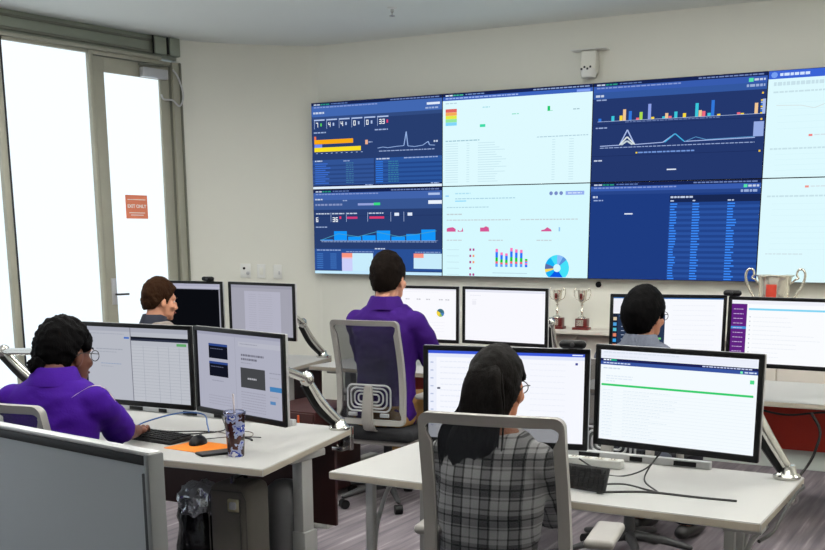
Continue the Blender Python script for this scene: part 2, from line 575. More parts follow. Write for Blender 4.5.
# printed notice on the door glass
sg = empty('door_notice', (L0.x + 0.038 * LD.y, L0.y - 0.038 * LD.x, 0), LANG, 'square red paper notice taped to the frosted glass door', 'sign')
SX, SZ = 0.4735, 1.80
box('paper', (SX, 0.0085, SZ), (0.205, 0.003, 0.178), M_signred, sg)
tm = text_mesh('EXIT ONLY', 0.035, 0.0012)
to = bpy.data.objects.new('lettering', tm); link(to); to.parent = sg
tm.materials.append(M_signwht)
to.matrix_local = Matrix.Translation((SX, 0.0108, SZ + 0.004)) @ Matrix.Rotation(PI, 4, 'Z') @ Matrix.Rotation(PI / 2, 4, 'X')
bm = bmesh.new()
for k, w in ((0.055, 0.17), (-0.045, 0.15), (-0.062, 0.12)):
    add_box(bm, (SX, 0.0105, SZ + k), (w, 0.001, 0.006))
from_bm('small_print', bm, M_signwht, sg)['kind'] = 'stuff'

# ---- ceiling and wall fittings
sx, sy = 1.30, -0.89
sk = empty('ceiling_sprinkler', (sx, sy, CEIL_Z), 0, 'small chrome sprinkler head hanging from the ceiling', 'sprinkler')
lathe('escutcheon', [(0.035, 0.0), (0.035, -0.006), (0.015, -0.01)], M_white, sk)
lathe('body', [(0.011, -0.008), (0.011, -0.028), (0.006, -0.03), (0.006, -0.05)], M_chrome, sk)
lathe('deflector', [(0.02, -0.05), (0.02, -0.054), (0.004, -0.056)], M_chrome, sk)

ap = empty('ceiling_bracket_sensor', (2.38, 0.09, 2.69), 0, 'pale box sensor on the wall above the screens with a wide top plate', 'sensor')
box('top_plate', (0.0, -0.05, 0.18), (0.26, 0.10, 0.006), M_white, ap, bevel=0.002)
box('housing', (0.0, -0.045, 0.095), (0.115, 0.08, 0.155), M_wall, ap, bevel=0.012, seg=3)
bm = bmesh.new()
add_lathe(bm, [(0.0, -0.02), (0.05, -0.008), (0.058, 0.02), (0.058, 0.05)], 20, (0, -0.062, 0.0))
from_bm('dome', bm, M_white, ap)
bm = bmesh.new()
for k in range(4):
    add_box(bm, (-0.035 + k * 0.022, -0.118, 0.045 + 0.012 * (k % 2)), (0.014, 0.006, 0.014), 0.002)
from_bm('led_array', bm, M_legd, ap)

def wall_plate(name, x, y, z, ang, w, h, label, cat):
    e = empty(name, (x, y, z), ang, label, cat)
    box('plate', (0, -0.006, 0), (w, 0.012, h), M_white, e, bevel=0.003)
    return e
e = wall_plate('thermostat', -0.500, -0.290, 1.295, R(42), 0.085, 0.115, 'white thermostat with a dark round knob beside the wall switches', 'thermostat')
bm = bmesh.new(); add_ell(bm, (-0.012, -0.014, 0.02), (0.011, 0.006, 0.011)); from_bm('sensor_eye', bm, M_black, e)
bm = bmesh.new(); add_ell(bm, (0.018, -0.014, -0.02), (0.014, 0.008, 0.014)); from_bm('knob', bm, M_silver, e)
e = wall_plate('light_switch', -0.405, -0.199, 1.29, R(41), 0.07, 0.115, 'white light switch plate between the thermostat and another plate', 'switch')
box('rocker', (0, -0.015, 0), (0.03, 0.008, 0.06), M_wall, e, bevel=0.002)
e = wall_plate('wall_switch', -0.30, -0.112, 1.285, R(40), 0.07, 0.115, 'white switch plate on the curved wall nearest the video wall', 'switch')
box('toggle', (0.012, -0.016, -0.01), (0.012, 0.012, 0.028), M_silver, e, bevel=0.002)
g = lathe('wall_grommet', [(0.022, 0.0), (0.022, 0.008), (0.012, 0.012)], M_black)
g.location = (2.482, 0.09, 1.226); g.rotation_euler = (PI / 2, 0, 0)
tag(g, 'small round black cable grommet in the wall below the screens', 'grommet')

# unseen fill lights shaped as suspended luminaires, added to bounce light off the ceiling
for lx, ly in [(2.9, -3.7), (5.0, -3.7), (1.2, -5.4), (3.3, -5.4), (5.4, -5.4)]:
    e = empty('added_pendant_fill', (lx, ly, 2.72), 0, 'added out-of-view fill light shaped as a long suspended fitting on two thin rods', 'fill light', 'added fill lights over the desks')
    box('housing', (0, 0, 0), (1.5, 0.20, 0.05), M_white, e, bevel=0.006)
    box('lower_diffuser', (0, 0, -0.027), (1.44, 0.16, 0.006), M_fill, e)
    box('upper_diffuser', (0, 0, 0.027), (1.44, 0.16, 0.006), M_fill, e)
    for sx_ in (-0.6, 0.6):
        tube('rod', [(sx_, 0, 0.02), (sx_, 0, CEIL_Z - 2.72)], 0.004, M_silver, e, seg=6)
    for z_, en, rx in ((-0.034, FILL_DOWN, 0.0), (0.034, FILL_UP, PI)):
        ld = bpy.data.lights.new('pendant_fill_lamp', 'AREA')
        ld.shape = 'RECTANGLE'; ld.size = 1.44; ld.size_y = 0.16
        ld.energy = en; ld.color = (1.0, 0.985, 0.945)
        lo_ = bpy.data.objects.new('pendant_fill_lamp', ld); link(lo_)
        lo_.parent = e; lo_.location = (0, 0, z_); lo_.rotation_euler = (rx, 0, 0)

# unseen square fill panels nearer the screens, added to brighten the back wall
for lx, ly in [(0.15, -3.25), (1.35, -2.45), (3.0, -1.85), (4.7, -1.85), (6.4, -1.85)]:
    e = empty('added_panel_fill', (lx, ly, CEIL_Z), 0, 'added out-of-view square fill panel on the ceiling near the video wall', 'ceiling light', 'added ceiling fill panels')
    box('frame', (0, 0, -0.005), (0.62, 0.62, 0.010), M_white, e, bevel=0.003)
    box('diffuser', (0, 0, -0.012), (0.58, 0.58, 0.006), M_fill, e)
    ld = bpy.data.lights.new('panel_fill_lamp', 'AREA')
    ld.shape = 'RECTANGLE'; ld.size = 0.58; ld.size_y = 0.58
    ld.energy = FILL_PANEL; ld.color = (1.0, 0.985, 0.945)
    lo_ = bpy.data.objects.new('panel_fill_lamp', ld); link(lo_)
    lo_.parent = e; lo_.location = (0, 0, -0.018)

# ------------------------------------------------------------------ screens
class Scr:
    """a picture on a display: flat coloured patches, u to the right, v downwards, both 0..1"""
    def __init__(s, base, fade=0.15):
        s.base = base; s.fade = fade
        s.items = [([(0, 0), (1, 0), (1, 1), (0, 1)], base)]
    def r(s, u0, v0, u1, v1, c):
        s.items.append(([(u0, v0), (u1, v0), (u1, v1), (u0, v1)], c)); return s
    def p(s, pts, c):
        s.items.append((pts, c)); return s
    def line(s, pts, t, c):
        for (a, b), (d, e) in zip(pts[:-1], pts[1:]):
            L = math.hypot(d - a, e - b) or 1
            nx, ny = -(e - b) / L * t, (d - a) / L * t
            s.items.append(([(a + nx, b + ny), (d + nx, e + ny), (d - nx, e - ny), (a - nx, b - ny)], c))
        return s
    def text(s, u, v, w, h, c, seed=0):
        """a run of small word-like dashes (too small to read in the photograph)"""
        rr = random.Random(seed + int(u * 997) + int(v * 7919))
        x = u
        c = tuple(p + (q - p) * s.fade for p, q in zip(c, s.base))
        while x < u + w - 0.004:
            l = min(rr.uniform(0.012, 0.03), u + w - x)
            s.r(x, v, x + l, v + h, c); x += l + 0.005
        return s
    def digits(s, u, v, w, h, txt, c):
        seg = {'0': 'abcdef', '1': 'bc', '2': 'abged', '3': 'abgcd', '4': 'fgbc', '5': 'afgcd', '6': 'afgedc', '7': 'abc', '8': 'abcdefg', '9': 'abfgcd'}
        t = w * 0.26; th = h * 0.16
        for ch in txt:
            R4 = {'a': (0, 0, w, th), 'g': (0, h / 2 - th / 2, w, h / 2 + th / 2), 'd': (0, h - th, w, h), 'f': (0, 0, t, h / 2), 'b': (w - t, 0, w, h / 2), 'e': (0, h / 2, t, h), 'c': (w - t, h / 2, w, h)}
            for k in seg.get(ch, ''):
                a = R4[k]; s.r(u + a[0], v + a[1], u + a[2], v + a[3], c)
            u += w * 1.35
        return s
    def build(s, name, w, h, m, parent, off=(0, 0, 0)):
        bm = bmesh.new()
        col = bm.loops.layers.float_color.new('pix')
        for i, (pts, c) in enumerate(s.items):
            y = -i * 4.0e-6 - (0.0004 if i else 0)
            vs = [bm.verts.new((off[0] + (u - 0.5) * w, off[1] + y, off[2] + (0.5 - v) * h)) for u, v in pts]
            f = bm.faces.new(vs)
            l = lin(c)
            for lp in f.loops:
                lp[col] = l
        me = bpy.data.meshes.new(name)
        bm.to_mesh(me); bm.free()
        me.materials.append(m)
        o = bpy.data.objects.new(name, me); link(o); o.parent = parent
        return o

NAVY = (40, 62, 112); NAVYD = (22, 36, 84); NAVYL = (64, 100, 168); PALE = (222, 250, 255)
TXT = (176, 196, 236); TXW = (226, 236, 252); GRN = (40, 160, 120)

def header(s, bar=NAVYL, bg=NAVYD, bot=0.075):
    s.r(0, 0, 1, 0.035, bg).r(0, 0.035, 1, bot, bar)
    s.text(0.02, 0.014, 0.05, 0.014, TXW).text(0.075, 0.014, 0.07, 0.014, (44, 170, 130)).text(0.16, 0.014, 0.13, 0.010, (110, 140, 200))
    s.text(0.62, 0.012, 0.36, 0.012, (130, 150, 200))
    s.text(0.02, 0.046, 0.5, 0.013, (150, 170, 230))
    return s

def scr_dash1():
    s = Scr(NAVY); header(s, (66, 104, 178), bot=0.16)
    s.r(0, 0.16, 1, 0.20, (50, 76, 130))
    s.r(0.89, 0.075, 0.985, 0.10, TXW); s.text(0.88, 0.125, 0.1, 0.018, TXT)
    s.text(0.015, 0.105, 0.09, 0.022, TXW)
    for i, t in enumerate(('7', '4', '4', '0', '0', '33')):
        u = 0.02 + i * 0.10
        s.r(u, 0.19, u + 0.085, 0.205, TXT); s.r(u, 0.20, u + 0.003, 0.30, TXT)
        s.digits(u + 0.014, 0.225, 0.018, 0.055, t, (245, 250, 255))
        s.r(u + 0.05 + (0.02 if i == 5 else 0), 0.235, u + 0.062 + (0.02 if i == 5 else 0), 0.27, [(90, 210, 90), TXT, TXT, TXT, TXT, (230, 60, 110)][i])
    s.text(0.015, 0.335, 0.1, 0.014, TXT); s.text(0.50, 0.335, 0.1, 0.014, TXT)
    s.r(0.018, 0.385, 0.034, 0.425, (240, 120, 80)).r(0.018, 0.425, 0.33, 0.475, (250, 170, 20))
    s.r(0.018, 0.478, 0.082, 0.515, (110, 140, 240)).r(0.018, 0.515, 0.39, 0.565, (250, 226, 40))
    s.r(0.425, 0.45, 0.445, 0.50, (240, 180, 150)).text(0.45, 0.47, 0.03, 0.012, TXT)
    for k in range(10): s.r(0.03 + k * 0.04, 0.58, 0.045 + k * 0.04, 0.586, TXT)
    s.line([(0.52, 0.55), (0.56, 0.54), (0.60, 0.55), (0.66, 0.54), (0.72, 0.535), (0.738, 0.38), (0.75, 0.54), (0.80, 0.55), (0.86, 0.54), (0.90, 0.50), (0.91, 0.54), (0.95, 0.545)], 0.0035, (150, 180, 230))
    s.text(0.53, 0.58, 0.42, 0.010, TXT); s.text(0.94, 0.49, 0.03, 0.02, TXW)
    s.r(0, 0.66, 0.49, 0.955, (50, 84, 150)).r(0.50, 0.66, 1, 0.955, (44, 86, 158))
    s.text(0.02, 0.665, 0.06, 0.014, TXW); s.text(0.51, 0.665, 0.1, 0.014, TXW); s.text(0.72, 0.665, 0.25, 0.012, TXT); s.text(0.25, 0.675, 0.05, 0.01, TXT)
    for k in range(10):
        v = 0.70 + k * 0.025
        if k % 2: s.r(0, v - 0.006, 0.49, v + 0.014, (42, 72, 132)).r(0.50, v - 0.006, 1, v + 0.014, (36, 72, 140))
        s.r(0.02, v, 0.10 + 0.07 * random.random(), v + 0.012, (60, 110, 210)); s.text(0.27, v, 0.06, 0.010, (70, 130, 170))
        s.r(0.505, v, 0.56, v + 0.012, (50, 120, 225)); s.text(0.60, v, 0.08, 0.010, (60, 140, 170))
    s.r(0, 0.955, 1, 0.972, NAVYD); s.text(0.42, 0.958, 0.06, 0.010, TXT); s.text(0.92, 0.955, 0.06, 0.012, TXT)
    s.r(0, 0.972, 1, 1, (226, 240, 255))
    return s

def scr_table():
    s = Scr(PALE); header(s, (60, 100, 190))
    s.r(0.90, 0.046, 0.985, 0.07, (130, 160, 240))
    for k, c in enumerate(((226, 100, 96), (246, 170, 90), (226, 236, 70), (150, 232, 160), (130, 214, 250))):
        s.r(0.02, 0.165 + k * 0.036, 0.10, 0.20 + k * 0.036, c)
    s.text(0.02, 0.10, 0.08, 0.010, (170, 200, 220)); s.text(0.28, 0.16, 0.05, 0.012, (160, 220, 230))
    s.r(0.262, 0.345, 0.30, 0.375, (60, 220, 170)); s.r(0.715, 0.195, 0.732, 0.245, (20, 200, 110)).r(0.732, 0.24, 0.75, 0.245, (120, 220, 170))
    s.text(0.48, 0.25, 0.05, 0.010, (130, 220, 190)); s.text(0.88, 0.235, 0.04, 0.012, (160, 190, 200))
    s.text(0.02, 0.505, 0.24, 0.012, (150, 190, 205)); s.text(0.65, 0.505, 0.33, 0.010, (170, 200, 215))
    for k in range(17):
        v = 0.54 + k * 0.026
        c = (196, 226, 236)
        s.r(0.02, v, 0.11, v + 0.006, c).r(0.25, v, 0.36 + 0.09 * random.random(), v + 0.006, c).r(0.17, v, 0.19, v + 0.006, c)
        s.r(0.75, v, 0.77, v + 0.006, c).r(0.86, v, 0.89, v + 0.006, c)
    return s

def scr_bars():
    s = Scr((36, 56, 110)); header(s, (56, 92, 176), bot=0.095)
    s.r(0.90, 0.10 - 0.05, 0.925, 0.085, (90, 230, 170)); s.text(0.93, 0.056, 0.06, 0.02, TXW); s.r(0, 0.095, 1, 0.16, (52, 88, 160)); s.text(0.89, 0.108, 0.10, 0.024, TXT)
    s.text(0.015, 0.12, 0.05, 0.022, TXW); s.text(0.02, 0.165, 0.07, 0.012, TXT)
    b0 = 0.385
    cols = dict(c=(60, 200, 220), o=(240, 200, 150), y=(250, 220, 60), b=(50, 120, 220), l=(140, 160, 230), g=(170, 220, 80), r=(240, 110, 130))
    for u, h, k in ((0.035, 0.03, 'b'), (0.115, 0.05, 'c'), (0.165, 0.05, 'y'), (0.185, 0.11, 'o'), (0.22, 0.09, 'b'), (0.265, 0.02, 'r'), (0.285, 0.075, 'g'), (0.335, 0.15, 'l'), (0.355, 0.02, 'y'),
                    (0.42, 0.02, 'c'), (0.437, 0.05, 'o'), (0.457, 0.02, 'r'), (0.49, 0.06, 'c'), (0.54, 0.04, 'y'), (0.61, 0.13, 'c'), (0.63, 0.06, 'o'), (0.65, 0.05, 'r'), (0.68, 0.03, 'c'), (0.70, 0.15, 'b'), (0.735, 0.015, 'y'), (0.845, 0.02, 'r'), (0.865, 0.012, 'y'), (0.94, 0.10, 'o')):
        s.r(u, b0 - h, u + 0.018, b0, cols[k])
    s.r(0.03, b0, 0.98, b0 + 0.004, TXT); s.text(0.2, b0 + 0.012, 0.55, 0.008, (120, 140, 190))
    for k in range(7): s.r(0.972, 0.255 + k * 0.02, 0.982, 0.268 + k * 0.02, [cols['y'], TXT, cols['b']][k % 3])
    s.r(0.982, 0.25, 0.998, 0.39, (170, 190, 235))
    s.r(0, 0.42, 1, 0.424, (26, 42, 90)); s.text(0.02, 0.445, 0.07, 0.012, TXT)
    s.line([(0.05, 0.635), (0.17, 0.63), (0.215, 0.48), (0.262, 0.63), (0.43, 0.62), (0.5, 0.54), (0.555, 0.62), (0.95, 0.61)], 0.004, (170, 190, 236))
    s.line([(0.17, 0.63), (0.215, 0.55), (0.262, 0.63)], 0.005, (220, 230, 230)); s.line([(0.18, 0.63), (0.215, 0.59), (0.25, 0.63)], 0.007, (200, 214, 220))
    s.line([(0.44, 0.62), (0.5, 0.54), (0.555, 0.62)], 0.004, (70, 180, 230)); s.line([(0.56, 0.62), (0.62, 0.58), (0.68, 0.61), (0.95, 0.60)], 0.003, (90, 150, 200))
    s.r(0.94, 0.46, 0.995, 0.60, (150, 172, 228)); s.text(0.05, 0.65, 0.9, 0.008, TXT)
    s.r(0.27, 0.705, 0.28, 0.72, (250, 220, 60)); s.text(0.285, 0.705, 0.33, 0.014, (130, 170, 240)); s.r(0, 0.735, 1, 0.739, (26, 42, 90))
    s.text(0.015, 0.775, 0.05, 0.014, TXW); s.r(0.46, 0.885, 0.515, 0.897, TXW)
    for v in (0.185, 0.43, 0.73): s.r(0.975, v, 0.985, v + 0.018, (240, 200, 70))
    return s

def scr_report(full):
    s = Scr(PALE)
    if full:
        s.r(0, 0, 1, 0.075, (58, 100, 214)); s.p([(0.03 + 0.018 * math.cos(a * PI / 4), 0.038 + 0.028 * math.sin(a * PI / 4)) for a in range(8)], (120, 160, 240))
        s.text(0.06, 0.024, 0.16, 0.026, (210, 226, 255)); s.text(0.30, 0.024, 0.60, 0.022, (190, 210, 250))
        s.text(0.03, 0.105, 0.62, 0.034, (196, 222, 232)); s.text(0.03, 0.19, 0.4, 0.016, (196, 222, 230))
        s.line([(0.05, 0.32), (0.18, 0.33), (0.25, 0.36), (0.33, 0.31), (0.47, 0.35), (0.6, 0.32), (0.8, 0.36)], 0.003, (214, 226, 226))
        s.r(0.23, 0.60, 0.25, 0.62, (240, 130, 130)); s.text(0.26, 0.603, 0.1, 0.010, (210, 220, 226))
        s.text(0.03, 0.72, 0.5, 0.016, (196, 222, 230))
        for k in range(5): s.r(0.06, 0.30 + k * 0.06, 0.95, 0.302 + k * 0.06, (206, 238, 246)); s.r(0.06, 0.78 + k * 0.05, 0.95, 0.782 + k * 0.05, (206, 238, 246))
    else:
        s.r(0.23, 0.07, 0.25, 0.09, (240, 150, 140)); s.text(0.26, 0.073, 0.1, 0.010, (210, 220, 226)); s.text(0.03, 0.16, 0.6, 0.016, (196, 222, 230))
        for k in range(9): s.r(0.06, 0.24 + k * 0.055, 0.95, 0.242 + k * 0.055, (208, 238, 246))
        s.text(0.04, 0.72, 0.2, 0.012, (206, 226, 232))
    return s

def scr_dash2():
    s = Scr(NAVY); header(s, (66, 100, 172), bot=0.12)
    s.r(0, 0.12, 1, 0.235, (56, 86, 146)); s.r(0.90, 0.06, 0.985, 0.085, TXT)
    s.text(0.015, 0.105, 0.06, 0.016, TXW); s.text(0.015, 0.165, 0.10, 0.022, (150, 164, 210)); s.text(0.125, 0.165, 0.11, 0.022, (150, 164, 210)); s.text(0.24, 0.125, 0.04, 0.012, TXT)
    s.r(0.36, 0.165, 0.485, 0.19, (150, 164, 220)).r(0.485, 0.16, 0.535, 0.19, (60, 220, 130)); s.r(0.90, 0.145, 1.0, 0.185, (236, 244, 255))
    s.r(0.0, 0.31, 1, 0.313, NAVYD)
    s.text(0.02, 0.275, 0.115, 0.014, TXW); s.digits(0.018, 0.325, 0.018, 0.055, '6', (245, 250, 255))
    s.text(0.15, 0.275, 0.10, 0.014, TXW); s.digits(0.155, 0.325, 0.018, 0.055, '36', (245, 250, 255)); s.r(0.21, 0.315, 0.225, 0.345, (235, 60, 110))
    s.text(0.27, 0.275, 0.085, 0.014, TXW); s.r(0.27, 0.32, 0.355, 0.345, (210, 60, 120)); s.text(0.445, 0.275, 0.115, 0.014, TXW); s.r(0.45, 0.32, 0.565, 0.345, (225, 60, 110))
    for u in (0.14, 0.265, 0.435, 0.615, 0.715): s.r(u, 0.27, u + 0.003, 0.38, TXT)
    s.r(0.645, 0.28, 0.68, 0.315, TXW); s.r(0.745, 0.28, 0.78, 0.315, TXW); s.text(0.015, 0.435, 0.1, 0.012, TXT)
    for k, h in enumerate((0.01, 0.11, 0.045, 0.06, 0.115, 0.045, 0.075, 0.125)):
        s.r(0.05 + k * 0.114, 0.60 - h, 0.155 + k * 0.114, 0.60, (20, 150, 250))
    s.line([(0.05, 0.60), (0.2, 0.52), (0.36, 0.555), (0.5, 0.50), (0.68, 0.555), (0.85, 0.52), (0.96, 0.49)], 0.003, (80, 160, 190))
    s.r(0.05, 0.60, 0.97, 0.603, TXT); s.text(0.06, 0.612, 0.9, 0.008, TXT)
    s.r(0, 0.70, 1, 0.955, (42, 80, 150)); s.text(0.02, 0.71, 0.2, 0.012, TXT); s.text(0.49, 0.69, 0.08, 0.014, TXW); s.text(0.26, 0.73, 0.22, 0.008, TXT); s.text(0.80, 0.73, 0.19, 0.008, TXT)
    for k in range(8): s.r(0.02, 0.76 + k * 0.024, 0.07, 0.766 + k * 0.024, (80, 140, 220)); s.r(0.13, 0.76 + k * 0.024, 0.18, 0.766 + k * 0.024, (80, 140, 220))
    s.r(0.225, 0.75, 0.475, 0.965, (200, 236, 252)); s.r(0.225, 0.75, 0.31, 0.965, (204, 208, 250)); s.r(0.225, 0.75, 0.31, 0.80, (250, 150, 130)); s.r(0.225, 0.80, 0.31, 0.815, (246, 190, 200))
    s.r(0.79, 0.75, 1.0, 0.925, (200, 236, 252)); s.r(0.79, 0.75, 0.865, 0.80, (250, 150, 130))
    s.r(0, 0.965, 1, 1, (196, 234, 255))
    return s

def scr_pie():
    s = Scr((214, 249, 255))
    s.text(0.09, 0.07, 0.11, 0.014, (170, 220, 240)); s.r(0.02, 0.095, 0.045, 0.11, (150, 210, 250)); s.r(0.09, 0.155, 0.17, 0.165, (120, 210, 250))
    s.text(0.09, 0.13, 0.42, 0.010, (160, 200, 220)); s.text(0.03, 0.225, 0.3, 0.010, (170, 205, 220)); s.text(0.03, 0.30, 0.11, 0.014, (190, 200, 205))
    for k in range(3):
        cu, cv = 0.75 + k * 0.033, 0.095
        s.p([(cu + 0.012 * math.cos(a * PI / 5), cv + 0.021 * math.sin(a * PI / 5)) for a in range(10)], (120, 140, 200))
    s.r(0.845, 0.075, 0.965, 0.115, (150, 176, 240)); s.text(0.86, 0.089, 0.09, 0.012, (220, 230, 255))
    s.text(0.03, 0.365, 0.45, 0.012, (196, 206, 212)); s.text(0.55, 0.365, 0.38, 0.012, (196, 206, 212))
    P = (214, 90, 150)
    s.p([(0.03, 0.50), (0.03, 0.465), (0.045, 0.455), (0.075, 0.45), (0.095, 0.47), (0.095, 0.50)], P)
    s.p([(0.11, 0.50), (0.11, 0.48), (0.125, 0.495), (0.14, 0.485), (0.145, 0.45), (0.15, 0.50)], P)
    s.p([(0.27, 0.50), (0.27, 0.455), (0.295, 0.455), (0.31, 0.44), (0.33, 0.455), (0.335, 0.50)], P)
    s.p([(0.69, 0.50), (0.69, 0.485), (0.71, 0.48), (0.73, 0.455), (0.755, 0.48), (0.76, 0.50)], P); s.r(0.805, 0.455, 0.815, 0.50, (150, 200, 240))
    s.text(0.03, 0.59, 0.11, 0.012, (196, 206, 212)); s.text(0.33, 0.59, 0.1, 0.012, (196, 206, 212)); s.text(0.66, 0.59, 0.1, 0.012, (196, 206, 212))
    for k in range(5):
        v = 0.70 + k * 0.07
        s.r(0.03, v, 0.12, v + 0.006, (196, 226, 236)); s.r(0.195, v - 0.012, 0.208, v + 0.014, (176, 60, 140))
        if k != 3: s.r(0.218, v - 0.012, 0.231, v + 0.014, (246, 160, 120) if k in (1, 2) else (176, 60, 140))
    st = [((250, 120, 190), 0.18), ((40, 120, 250), 0.3), ((30, 200, 60), 0.22), ((250, 90, 120), 0.12), ((90, 160, 255), 0.18)]
    for k, h in enumerate((0.20, 0.16, 0.15, 0.21, 0.195, 0.19, 0.09)):
        v = 0.89 - h; u = 0.38 + k * 0.034
        for j in range(5):
            c, fr = st[(j + (2 if k == 6 else 0)) % 5]
            s.r(u, v, u + 0.017, v + h * fr, c); v += h * fr
    s.r(0.36, 0.955, 0.6, 0.962, (180, 210, 225))
    cu, cv, ru = 0.80, 0.895, 0.08; rv = ru * 1.77
    cols = [(70, 226, 250), (20, 180, 245), (90, 110, 170), (250, 220, 90), (20, 180, 245), (10, 90, 230), (70, 226, 250), (90, 150, 220), (140, 190, 250)]
    cuts = [90, 125, 160, 185, 200, 232, 300, 400, 420, 450]
    for c, a, b in zip(cols, cuts[:-1], cuts[1:]):
        pts = []
        for t in range(7):
            q = R(a + (b - a) * t / 6); pts.append((cu + ru * math.cos(q), min(0.995, cv - rv * math.sin(q))))
        for t in range(6, -1, -1):
            q = R(a + (b - a) * t / 6); pts.append((cu + ru * 0.3 * math.cos(q), cv - rv * 0.3 * math.sin(q)))
        s.p(pts, c)
    return s

def scr_list():
    s = Scr((30, 60, 130)); header(s, (56, 92, 176), bot=0.085)
    s.r(0, 0.085, 1, 0.12, (40, 70, 140)); s.r(0.905, 0.045, 0.925, 0.075, (90, 230, 170)); s.text(0.93, 0.05, 0.06, 0.02, TXW); s.text(0.89, 0.095, 0.10, 0.024, TXT)
    s.text(0.015, 0.135, 0.03, 0.02, TXW); s.text(0.02, 0.175, 0.06, 0.012, TXT); s.r(0.215, 0.315, 0.265, 0.328, TXW)
    s.r(0.485, 0.14, 1, 0.21, (24, 40, 84)); s.text(0.49, 0.15, 0.13, 0.018, TXW); s.text(0.49, 0.19, 0.02, 0.012, TXW); s.text(0.62, 0.19, 0.015, 0.012, TXW); s.text(0.82, 0.19, 0.035, 0.012, TXW)
    s.r(0.485, 0.21, 1, 1, (34, 68, 140))
    for k in range(29):
        v = 0.222 + k * 0.027
        if k % 2: s.r(0.485, v - 0.006, 1, v + 0.021, (42, 82, 160))
        s.r(0.49, v, 0.515 + 0.02 * random.random(), v + 0.013, (60, 140, 250)); s.r(0.62, v, 0.655 + 0.015 * random.random(), v + 0.013, (60, 140, 250)); s.r(0.82, v, 0.845 + 0.03 * random.random(), v + 0.013, (60, 140, 250))
    return s

# ---- video wall: two rows of four panels, each a display of its own
PW, PH = 1.2135, 0.6843
VW_Z = 1.565 - 0.29567
vw = [(0, 1, scr_dash1(), 'large wall display with orange and yellow bars on a dark dashboard, upper row'),
      (1, 1, scr_table(), 'large white wall display with a rainbow swatch over a faint table, upper row'),
      (2, 1, scr_bars(), 'large dark blue wall display with multicoloured bars and line peaks'),
      (3, 1, scr_report(True), 'large white wall display with a solid blue bar along its top'),
      (0, 0, scr_dash2(), 'large wall display with bright blue column chart on a dark dashboard, lower row'),
      (1, 0, scr_pie(), 'large white wall display with a blue ring chart and pink area charts'),
      (2, 0, scr_list(), 'large dark blue wall display with columns of blue list text'),
      (3, 0, scr_report(False), 'large white wall display with faint gridlines behind the silver cup')]
for i, j, sc, lab in vw:
    e = empty('display_panel', ((i + 0.5) * PW, 0.0, VW_Z + (j + 0.5) * PH), 0, lab, 'display', 'video wall displays')
    box('housing', (0, 0.032, 0), (PW - 0.001, 0.055, PH - 0.001), M_black, e, bevel=0.002)
    sc.build('screen', PW - 0.007, PH - 0.007, M_screenW, e, (0, 0.003, 0))

# ------------------------------------------------------------------ desk monitors
MW, MH = 0.614, 0.364
def monitor(c, zt, ang, sc, label, sm=None, name='monitor', tilt=0.0):
    e = empty(name, (c[0], c[1], zt - MH / 2), R(ang), label, 'monitor', 'desk monitors')
    box('housing', (0, 0.012, 0), (MW, 0.014, MH), M_silver, e, bevel=0.004, seg=3)
    box('rear_shell', (0, 0.036, -0.01), (MW * 0.80, 0.036, MH * 0.8), M_black, e, bevel=0.012, seg=3)
    bw = 0.018
    bm = bmesh.new()
    add_box(bm, (0, 0.0, MH / 2 - bw / 2), (MW - 0.004, 0.014, bw), 0.002)
    add_box(bm, (0, 0.0, -MH / 2 + 0.011), (MW - 0.004, 0.014, 0.022), 0.002)
    for sx_ in (-1, 1):
        add_box(bm, (sx_ * (MW / 2 - bw / 2 - 0.001), 0.0, 0), (bw, 0.014, MH - 0.004), 0.002)
    from_bm('bezel', bm, M_black, e)
    sc.build('screen', MW - 2 * bw, MH - bw - 0.022, sm or M_screen, e, (0, 0.0035, 0.002))
    return e

def scr_mail():
    s = Scr((246, 248, 255), 0.5); s.r(0, 0, 1, 0.035, (60, 90, 216)); s.r(0.92, 0.01, 0.985, 0.022, (230, 240, 255)); s.r(0, 0.035, 1, 0.075, (226, 232, 250))
    s.r(0, 0.075, 0.055, 1, (236, 240, 252))
    for k in range(9): s.r(0.015, 0.13 + k * 0.09, 0.035, 0.145 + k * 0.09, (190, 200, 226))
    s.r(0.94, 0.10, 0.955, 0.125, (60, 70, 150))
    for k in range(12): s.text(0.08, 0.12 + k * 0.065, 0.2 + 0.12 * (k % 3), 0.010, (216, 222, 238)); s.text(0.66, 0.12 + k * 0.065, 0.22, 0.008, (228, 232, 244))
    s.r(0.06, 0.42, 0.08, 0.44, (50, 60, 90))
    return s
def scr_green():
    s = Scr((244, 251, 255), 0.5); s.r(0, 0, 1, 0.09, (236, 240, 252)); s.text(0.02, 0.02, 0.5, 0.014, (200, 208, 230)); s.text(0.02, 0.06, 0.3, 0.012, (210, 216, 234))
    s.r(0, 0.095, 1, 0.125, (30, 34, 84)).r(0, 0.125, 1, 0.165, (56, 84, 160)); s.text(0.02, 0.103, 0.05, 0.014, TXW); s.r(0.07, 0.10, 0.11, 0.12, (40, 170, 130)); s.text(0.66, 0.105, 0.3, 0.012, (150, 160, 220)); s.text(0.02, 0.138, 0.18, 0.012, (170, 190, 236)); s.r(0.89, 0.135, 0.905, 0.158, (120, 240, 180)); s.text(0.915, 0.138, 0.07, 0.014, TXT)
    s.text(0.02, 0.195, 0.12, 0.014, (170, 190, 210)); s.r(0.95, 0.22, 0.975, 0.26, (80, 220, 140))
    s.r(0.01, 0.375, 0.975, 0.398, (52, 206, 110))
    for k in range(3): s.text(0.04, 0.28 + k * 0.028, 0.18 if k < 2 else 0.06, 0.012, (206, 220, 236))
    for k in range(15):
        v = 0.44 + k * 0.036
        s.r(0.01, v + 0.018, 0.975, v + 0.0205, (228, 238, 246)); s.text(0.02, v, 0.07, 0.008, (206, 222, 236)); s.text(0.16, v, 0.16 + 0.22 * random.random(), 0.008, (212, 226, 238))
    return s
